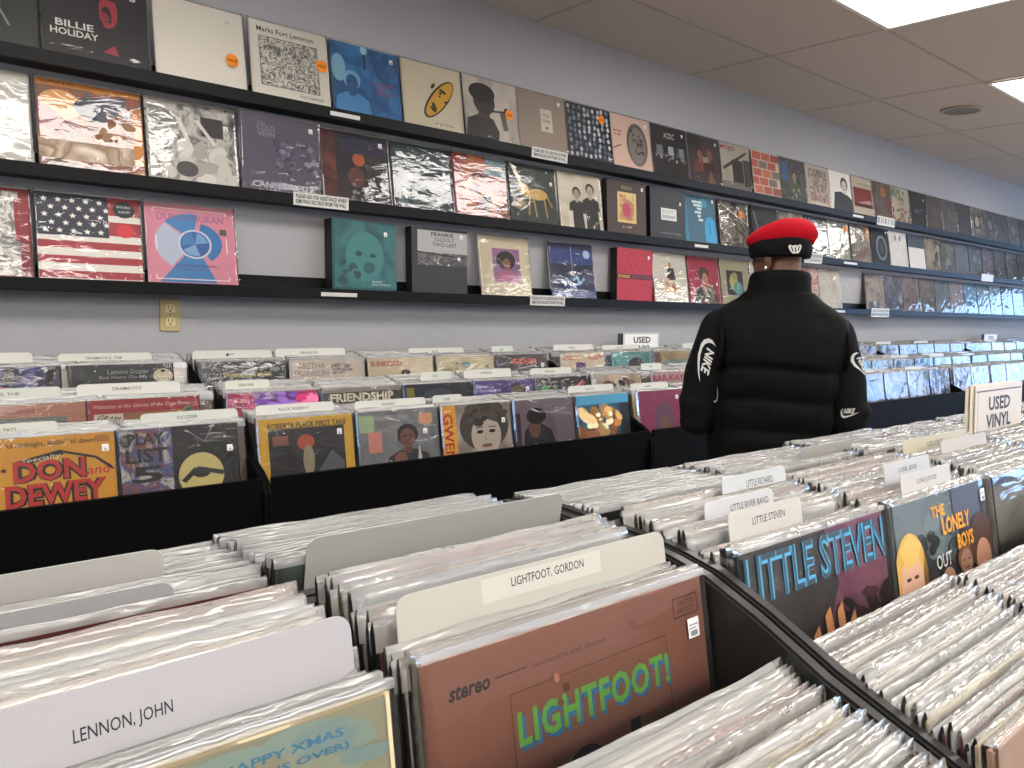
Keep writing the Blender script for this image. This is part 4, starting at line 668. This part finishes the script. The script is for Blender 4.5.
# right of the customer: daylight glare of the sleeves painted into the cover colours
Art.K = 1.0
ordn = ['first', 'second', 'third', 'fourth', 'fifth', 'sixth', 'seventh', 'eighth']
glare_pal = ['5a7088 8fa0b8 b8c4d4', '6b6f84 a3a0b0 4a5a78', '58708c 88a8c8 3f5570', '7a6a7c b0a0ac 5a5a74', '5f7484 9cb0b8 b5a49a', '8a7f86 6a7a94 b8b4bc']
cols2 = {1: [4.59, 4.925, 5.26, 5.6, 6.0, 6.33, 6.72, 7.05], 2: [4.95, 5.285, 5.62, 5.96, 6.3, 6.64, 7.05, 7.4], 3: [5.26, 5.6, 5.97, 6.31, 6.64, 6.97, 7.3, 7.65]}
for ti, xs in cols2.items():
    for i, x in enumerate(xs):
        p = glare_pal[(i*2+ti) % 6].split(); a = A((p[0], p[1], p[2], p[0], 5+i % 3)); a.S(6, i*3+ti, p, .06, .16)
        far_front(ti, x, a, 'shiny sleeve with painted bluish glare fronting the %s row, %s right of the customer' % ({1: 'lowest', 2: 'middle', 3: 'top'}[ti], ordn[i]), price=None, far=True)
# small white cards standing in the wall bins
GC = 'divider cards in the wall bins'
wall_cards = [(1, .10, .26, 'DOMINO, FATS', 'yellow album'), (1, .56, .27, 'DOZIER', 'cream head album'), (1, .885, .26, 'FLACK, ROBERTA', 'yellow-framed album'), (1, 1.22, .28, 'FORD', 'bearded man album'), (1, 1.53, .13, 'GUTHRIE', 'sepia portrait album'), (1, 2.2, .27, 'HAYES', 'flames album'), (1, 2.58, .26, 'JAMES', 'magenta album'),
    (2, .14, .27, 'DELLS, THE', 'salmon album'), (2, .45, .29, 'DRAMATICS', 'red sticker album'), (2, .882, .15, 'FATBACK BAND', 'pink and purple album'), (2, 1.64, .15, 'GAYE', 'dark album with yellow patch'), (2, 1.85, .25, 'HAWKINS', 'purple lettered album'), (2, 2.21, .25, 'HOLLAND', 'pink band album'), (2, 2.94, .16, 'KING', 'dark red capitals album'),
    (3, .13, .25, '', 'striped blue album'), (3, .45, .28, 'DRAMATICS, THE', 'round tag album'), (3, .865, .29, 'F', 'yellow lettered album'), (3, 1.17, .29, 'FRANKLIN', 'thin mauve capitals album'), (3, 1.76, .29, 'G', 'bluish flower album'), (3, 2.21, .13, 'GREEN', 'red banner album'), (3, 2.6, .28, 'HILL', 'purple square album'), (3, 2.95, .29, 'JONES', 'turquoise album'), (3, 3.62, .2, 'K', 'tan album past the small sign')]
for i, (ti, x, w, tx, l) in enumerate(wall_cards):
    y, z = (T1, T2, T3)[ti-1]
    card(x, w, y+(.045 if ti < 3 else .05), z+(.031, .038, .034)[ti-1]+(i % 3)*.003, LF, tx, 'small pale card standing just behind the %s' % l, GC, ['d8d8cc', 'd3d6cc', 'dcdad2'][i % 3], tx=(.42-.01*len(tx), .5+.012*len(tx)), ty=(.935, .965), corner=.012)
for ti, x, w in ((1, 4.6, .25), (1, 5.3, .26), (2, 5.0, .25), (2, 5.65, .26), (2, 6.3, .26), (3, 5.3, .28), (3, 5.98, .26), (3, 6.66, .26)):
    y, z = (T1, T2, T3)[ti-1]
    card(x, w, y+.035, z+.028, LF, None, 'blank pale card among the shiny %s row sleeves, %s from the left' % ({1: 'lowest', 2: 'middle', 3: 'top'}[ti], {4.6: 'first', 5.3: 'second' if ti == 1 else 'first', 5.0: 'first', 5.65: 'second', 6.3: 'third', 5.98: 'second', 6.66: 'third'}[x]), GC, 'd6d6d0')
def used_sign(x, y, z, w, label):
    t = thing('bin_sign', label, 'sign'); place(t, x, y, z, 3, .2)
    a = Art('d2d2ce', w, .2, .0015); a.F(.02, 0, .98, .98, .012, '55555a').T('USED', .28, .72, .76, .9, '2b2b2e', .03).T('VINYL', .24, .48, .78, .66, '2b2b2e', .03); link('front_sheet', a.mesh('front_sheet'), t)
    link('backing_sheet', Art('3a3a3c', w, .2, .0015).mesh('backing_sheet'), t, (-.03, .012, -.002))
used_sign(3.16, 2.86, -.19, .3, 'small USED VINYL sign in the top row of the wall bins, left of the customer')
used_sign(8.35, 2.86, -.205, .34, 'tiny far sign in the top row of wall bins near the right edge')
# filed albums behind the outward ones
for u in range(1, 7):
    for ti, (y, z) in enumerate((T1, T2, T3)):
        for k in range(5):
            x = FX[u]+.021+.332*k
            if x+.31 < (.12, .1, .08)[ti]: continue
            n = 10 if ti < 2 else 12
            if u > 3 and (u+k*2+ti) % 4 == 0: n = 3
            mass(x, y+.008, z-.002, y+(.1 if ti < 2 else .12), z+(.006, .018, .014)[ti], n, LF, False, (), u*100+ti*10+k)
o = obj('record_stack', MASS, [CLEAR, MILKY]+[M(c_) for c_ in MASSC]); tag(o, 'the many sleeved albums filed edge-on in the wall bins and the turned-away bins', 'record albums', kind='stuff')

# ================================================================ the customer, seen from behind (local: +x his right, +y forward)
def ell(bm, c, r, rot=None, seg=20):
    mx = Matrix.Translation(c) @ (rot or Matrix.Identity(4)) @ Matrix.Diagonal((*r, 1))
    bmesh.ops.create_uvsphere(bm, u_segments=seg, v_segments=seg*2//3, radius=1, matrix=mx)
def tube(bm, pts, rad, n=14, flat=1):
    """closed tapering limb through pts, rounded ends"""
    for (a, b), (ra, rb) in zip(zip(pts, pts[1:]), zip(rad, rad[1:])):
        a, b = Vector(a), Vector(b); d = b-a; q = d.to_track_quat('Z', 'X').to_matrix().to_4x4(); rows = []
        for k in range(7):
            f = k/6; r = ra+(rb-ra)*f; p = a+d*f
            rows.append([bm.verts.new(p+q.to_3x3() @ Vector((r*math.cos(2*PI*i/n), r*flat*math.sin(2*PI*i/n), 0))) for i in range(n)])
        for u, v in zip(rows, rows[1:]):
            for i in range(n): bm.faces.new((u[i], u[(i+1) % n], v[(i+1) % n], v[i]))
        bm.faces.new(rows[0][::-1]); bm.faces.new(rows[-1])
    for p, r in zip(pts, rad): ell(bm, p, (r, r, r), seg=14)
def remesh(o, vox, it=6):
    m = o.modifiers.new('join', 'REMESH'); m.mode = 'VOXEL'; m.voxel_size = vox; m.use_smooth_shade = True
    if it: k = o.modifiers.new('soften', 'SMOOTH'); k.factor = .5; k.iterations = it
    return o
SKIN = noisy('brown_skin', '5f3f2f', '6b4836', 25, .5, .05)
FABRIC = noisy('black_knit', '08080a', '0d0d0f', 220, .85, .25, .2); VESTM = noisy('black_quilted_nylon', '050605', '090a09', 70, .75, .15, .14)
RED = noisy('red_knit', 'a30d1c', 'b51526', 300, .9, .35, .1); TROUS = noisy('charcoal_cloth', '202226', '2a2c31', 150, .9, .2, .2)
per = thing('person', 'person seen from behind in black puffer vest and red and black beanie', 'person', (2.33, 1.425, 0), (0, 0, math.radians(-40)))
# --- body: one continuous surface
hy = math.radians(38)                                    # the head turns a little to his left
HM = Matrix.Translation((0, .035, 1.59)) @ Matrix.Rotation(hy, 4, 'Z') @ Matrix.Rotation(math.radians(-8), 4, 'X') @ Matrix.Scale(.88, 4)
bm = bmesh.new()
def he(c, r): ell(bm, HM @ Vector(c), r, HM.to_3x3().to_4x4())
he((0, 0, .03), (.078, .098, .1)); he((0, .035, -.04), (.062, .07, .07)); he((0, .06, -.088), (.035, .032, .026)); he((0, .097, -.02), (.014, .02, .024))
he((0, .09, .012), (.045, .018, .012)); he((0, .088, -.058), (.026, .014, .013)); he((.03, .078, -.015), (.02, .02, .016)); he((-.03, .078, -.015), (.02, .02, .016))
tube(bm, [HM @ Vector((0, -.02, -.03)), (0, .0, 1.47), (0, -.01, 1.40)], [.055, .06, .075])
ell(bm, (0, 0, 1.28), (.175, .105, .17)); ell(bm, (0, .005, 1.08), (.15, .1, .18)); ell(bm, (0, 0, .93), (.165, .11, .12))
tube(bm, [(-.165, 0, 1.345), (.165, 0, 1.345)], [.058, .058])
ARM = {-1: [(-.182, 0, 1.335), (-.236, .01, 1.065), (-.14, .22, 1.05)], 1: [(.185, 0, 1.33), (.243, -.03, 1.06), (.14, .18, .98)]}
for s_, p in ARM.items():
    tube(bm, p, [.056, .043, .030]); w_ = Vector(p[2]); d_ = (w_-Vector(p[1])).normalized(); up = Vector((0, 0, 1)); sd = d_.cross(up).normalized()
    tube(bm, [w_, w_+d_*.045, w_+d_*.085], [.03, .034, .032], flat=.62)
    for k, (off, ln) in enumerate(((-.03, .062), (-.01, .075), (.011, .07), (.03, .055))):     # four fingers, curled
        b0 = w_+d_*.088+sd*off; b1 = b0+d_*ln*.5-up*.006; b2 = b1+d_*ln*.34-up*.02; b3 = b2+d_*ln*.16-up*.024
        tube(bm, [b0, b1, b2, b3], [.0105, .0098, .009, .0078], 10)
    tsd = sd*(1 if s_ < 0 else -1); t0 = w_+d_*.03+tsd*.03; tube(bm, [t0, t0+d_*.03+tsd*.022-up*.004, t0+d_*.058+tsd*.022-up*.014], [.0125, .011, .009], 10)
    hp = (s_*.09, 0, .93); kn = (s_*.1, .03, .50); an = (s_*.11, -.01, .09)
    tube(bm, [hp, kn, an], [.09, .062, .045]); tube(bm, [an, (s_*.12, .12, .045)], [.045, .035])
remesh(obj('body', bm, SKIN, per), .0055, 4)
for s_ in (-1, 1):                                       # ears
    bm = bmesh.new(); ell(bm, (0, 0, 0), (.009, .019, .032)); ell(bm, (s_*.006, .004, .002), (.006, .012, .02)); ell(bm, (0, .004, -.026), (.007, .01, .011))
    e_ = obj('ear', bm, SKIN, per, True); e_.matrix_local = HM @ Matrix.Translation((s_*.081, -.005, -.022)) @ Matrix.Rotation(s_*.35, 4, 'Z')
    bm = bmesh.new(); ell(bm, HM @ Vector((s_*.03, .091, -.012)), (.011, .008, .007)); obj('eye', bm, M('e5e2da', .25), per, True)
bm = bmesh.new(); ell(bm, HM @ Vector((-.09, .0, -.052)), (.005, .005, .012)); obj('earring', bm, M('d8d8d4', .2, .8, 1), per, True)
bm = bmesh.new(); n_ = 28
def ringpts(cx, cy, z, a, b, p=2.4):
    out = []
    for i in range(n_):
        t_ = 2*PI*i/n_; c_, q_ = math.cos(t_), math.sin(t_)
        out.append((cx+a*math.copysign(abs(c_)**(2/p), c_), cy+b*math.copysign(abs(q_)**(2/p), q_), z))
    return out
def loft(bm, rings, caps=True):
    R_ = [[bm.verts.new(p) for p in r] for r in rings]
    for u, v in zip(R_, R_[1:]):
        for i in range(len(u)): bm.faces.new((u[i], u[(i+1) % len(u)], v[(i+1) % len(u)], v[i]))
    if caps: bm.faces.new(R_[0][::-1]); bm.faces.new(R_[-1])
    return bm
# --- jacket under the vest: trunk and both sleeves
bm = bmesh.new()
ell(bm, (0, 0, 1.26), (.185, .115, .19)); ell(bm, (0, 0, 1.05), (.17, .115, .19)); tube(bm, [(-.165, 0, 1.335), (.165, 0, 1.335)], [.07, .07])
for s_, p in ARM.items():
    sh, el_, wr = map(Vector, p); mid = sh.lerp(el_, .55)+Vector((s_*.012, 0, 0))
    tube(bm, [sh, mid, el_, el_.lerp(wr, .55), wr], [.076, .074, .070, .056, .043], 16)
    ell(bm, el_+Vector((s_*.018, -.01, .03)), (.058, .06, .042)); ell(bm, el_+Vector((s_*.008, .0, -.045)), (.058, .066, .045)); ell(bm, sh.lerp(el_, .75)+Vector((s_*.014, 0, 0)), (.06, .07, .035))
jk = remesh(obj('jacket', bm, FABRIC, per), .009, 5)
# white maker's marks printed on the sleeves
def swoosh(sc=1):
    up, lo = [], []
    for i in range(15):
        t_ = i/14; up.append((-.5+t_*1.0, -.10+.42*(1-t_)**3*(1 if t_ > 0 else 1)*0+.30*t_**1.7-.12*math.sin(PI*min(1, t_*1.5))*(1-t_)))
        lo.append((-.5+t_*1.0, -.10-.30*math.sin(PI*t_**.75)*(1-t_)+.30*t_**1.7-.06*(1-t_)*t_))
    return up, lo
def print_mark(at, nrm, upv, size, text=True, flip=1):
    """flat artwork wrapped onto the sleeve"""
    bm = bmesh.new()
    up = [(-.46, .22), (-.5, .10), (-.49, -.03), (-.42, -.12), (-.3, -.15), (-.12, -.12), (.1, -.03), (.3, .07), (.5, .17)]
    lo = [(-.46, .22), (-.56, .08), (-.58, -.08), (-.5, -.22), (-.36, -.28), (-.14, -.22), (.1, -.09), (.3, .03), (.5, .17)]
    a = [bm.verts.new((x, y, 0)) for x, y in up]; b = [bm.verts.new((x, y, 0)) for x, y in lo]
    for i in range(len(a)-1):
        try: bm.faces.new((a[i], a[i+1], b[i+1], b[i]))
        except ValueError: pass
    if text:
        v, f = text_geo('NIKE', .03, .25); vs = [bm.verts.new((-.36+x*.62, -.03+y*.25+x*.1, 0)) for x, y in v]
        for q in f: bm.faces.new([vs[i] for i in q])
    bmesh.ops.remove_doubles(bm, verts=bm.verts, dist=1e-5); bmesh.ops.triangulate(bm, faces=bm.faces); bmesh.ops.subdivide_edges(bm, edges=bm.edges, cuts=2)
    z_ = Vector(nrm).normalized(); y_ = Vector(upv); y_ = (y_-z_*y_.dot(z_)).normalized(); x_ = y_.cross(z_)
    mx = Matrix((x_, y_, z_)).transposed().to_4x4(); mx.translation = at
    for v in bm.verts: v.co = mx @ (v.co*size)
    o = obj('printed_mark', bm, M('d9d9d6', .7), jk)
    w_ = o.modifiers.new('wrap', 'SHRINKWRAP'); w_.target = jk; w_.wrap_method = 'NEAREST_SURFACEPOINT'; w_.offset = .002; w_.wrap_mode = 'ABOVE_SURFACE'
    return o
print_mark((-.262, -.065, 1.235), (-.55, -.85, 0), (.85, -.4, -.3), .135)
print_mark((.225, -.10, 1.085), (.2, -.9, 0), (.1, 0, 1), .065)
print_mark((.25, -.06, 1.235), (.5, -.8, 0), (.85, .4, .4), .09)
print_mark((-.19, -.085, 1.125), (-.3, -.9, 0), (-.9, .3, .2), .05, False)
# --- puffer vest
prof = [(.86, .190, .135), (.90, .198, .14), (1.00, .2, .142), (1.10, .202, .145), (1.20, .207, .148), (1.28, .214, .146), (1.33, .222, .138), (1.36, .224, .128), (1.385, .216, .118), (1.405, .196, .110), (1.425, .165, .103), (1.445, .13, .098), (1.475, .1, .092)]
def vprof(z):
    for (z0, a0, b0), (z1, a1, b1) in zip(prof, prof[1:]):
        if z0 <= z <= z1:
            f = (z-z0)/(z1-z0); return a0+(a1-a0)*f, b0+(b1-b0)*f
rings = []; z = .86; n_ = 64
while z <= 1.4751:
    a_, b_ = vprof(min(z, 1.475)); ph = (z-1.22)/.102
    puff = .011*abs(math.sin(PI*ph))**.55-.009 if z < 1.222 else .006*min(1, (z-1.22)/.03)**.5-.009*max(0, 1-(z-1.22)/.02)
    if z > 1.40: puff *= max(0, (1.475-z)/.075)
    r = []
    for i, p in enumerate(ringpts(0, 0, z, a_, b_, 2.6)):
        t_ = 2*PI*i/n_; seam = min(abs(((t_*6/(2*PI)+.5) % 1)-.5)/.06, 1)
        d_ = puff*(.55+.45*seam if z < 1.40 else 1)+.0045*noise.noise((p[0]*14+p[1]*5, p[1]*14, z*20))+.002*noise.noise((p[0]*40, p[1]*40, z*22))-.004*max(0, 1-abs(((t_*8/(2*PI)) % 1)-.5)/.03)*(z < 1.40)
        l_ = math.hypot(p[0], p[1]) or 1
        r.append((p[0]*(1+d_/l_), p[1]*(1+d_/l_), z+.006*math.sin(t_*3+1)*max(0, min(1, (1.34-z)/.08))))
    rings.append(r); z += .0085
vest = obj('vest', loft(bmesh.new(), rings), VESTM, per, True)
n_ = 40; cr = []                                         # stand-up collar
for z, a_, b_ in ((1.455, .108, .098), (1.475, .103, .095), (1.495, .1, .093), (1.515, .099, .092), (1.53, .093, .088), (1.53, .08, .076), (1.50, .074, .072), (1.45, .07, .068)): cr.append([(x, y+.008, zz+(.012*(y/b_) if zz > 1.5 else 0)*-1) for x, y, zz in ringpts(0, 0, z, a_, b_, 2.1)])
obj('collar', loft(bmesh.new(), cr, False), VESTM, vest, True)
for s_ in (-1, 1):                                       # padded armhole edges
    bm = bmesh.new(); q = []
    for i in range(21):
        t_ = 2*PI*i/20; q.append((s_*(.205+.012*math.cos(t_)*0), .1*math.sin(t_), 1.285+.098*math.cos(t_)))
    tube(bm, q, [.008]*21, 8); obj('armhole_edge', bm, VESTM, vest, True)
# --- trousers and shoes
bm = bmesh.new(); ell(bm, (0, 0, .92), (.172, .122, .1))
for s_ in (-1, 1): tube(bm, [(s_*.09, 0, .9), (s_*.1, .03, .5), (s_*.11, -.01, .07)], [.105, .083, .072], 16)
remesh(obj('trousers', bm, TROUS, per), .01, 4)
for s_ in (-1, 1):
    bm = bmesh.new(); ell(bm, (s_*.115, .0, .05), (.048, .06, .05)); tube(bm, [(s_*.115, .0, .04), (s_*.122, .15, .036)], [.044, .04], 14)
    box(bm, s_*.12-.048, -.065, .0, s_*.12+.048, .19, .022, bev=.008); remesh(obj('shoe', bm, M('2a2a2c', .6), per), .006, 3)
# --- beanie: black cuff, red crown flopping to his right
bn = bpy.data.objects.new('beanie', None); COL.objects.link(bn); bn.parent = per; bn.matrix_local = HM
n_ = 48; R_ = []
for z, a_, b_ in ((-.004, .082, .102), (-.008, .094, .113), (.005, .1, .119), (.03, .102, .121), (.055, .1, .119), (.068, .094, .112), (.066, .084, .1)):
    R_.append([(x, y-.004, zz+y*.12+.0012*math.cos(24*math.atan2(y, x))) for x, y, zz in ringpts(0, 0, z, a_, b_, 2)])
obj('cuff', loft(bmesh.new(), R_, False), FABRIC, bn, True)
bm = bmesh.new(); R_ = []
for k in range(15):
    f = k/14; an = -.35+f*(PI/2+.35); rr = math.cos(an)**.8 if an > 0 else 1-.10*(-an/.35)
    rg = []
    for x, y, zz in ringpts(0, 0, 0, .104*rr, .124*rr, 2.1):
        lat = (x*math.cos(hy+.3)-y*math.sin(hy+.3))/.11                # towards his back right
        flop = max(0, lat); wob = .003*noise.noise((x*25, y*25, f*4))
        rg.append((x+.020*flop+.010*math.sin(an), y-.012*flop-.006*math.sin(an), .072+.066*math.sin(an)-.016*flop*(1-f)+.010*flop*f-.026*max(0, -lat)*f+wob))
    R_.append(rg)
obj('crown', loft(bm, R_), RED, bn, True)
# white embroidered patch on the cuff: a plain crest
bm = bmesh.new()
pts = [(-.5, .3), (-.38, .5), (-.2, .36), (0, .44), (.2, .36), (.38, .5), (.5, .3), (.42, -.05), (.22, -.42), (-.22, -.42), (-.42, -.05)]
bm.faces.new([bm.verts.new((x, y, 0)) for x, y in pts]).material_index = 0
for p in ([(-.34, .3), (-.26, .3), (-.16, -.2), (-.24, -.2)], [(.34, .3), (.26, .3), (.16, -.2), (.24, -.2)], [(-.04, .2), (.04, .2), (.04, -.28), (-.04, -.28)]):
    bm.faces.new([bm.verts.new((x, y, .03)) for x, y in p]).material_index = 1
bmesh.ops.triangulate(bm, faces=bm.faces); bmesh.ops.subdivide_edges(bm, edges=bm.edges, cuts=2)
pa = math.radians(-90-34); px_, py_ = .108*math.cos(pa), -.004+.1245*math.sin(pa)
mx = Matrix.Translation((px_, py_, .006)) @ Matrix.Rotation(pa+PI/2, 4, 'Z') @ Matrix.Rotation(PI/2, 4, 'X')
for v in bm.verts:
    q = Vector((v.co.x*.05, v.co.y*.036, v.co.z*.05)); q.z -= 3.6*q.x*q.x; v.co = mx @ q
obj('patch', bm, [M('dcdad6', .8), M('1a1a1c', .8)], bn)
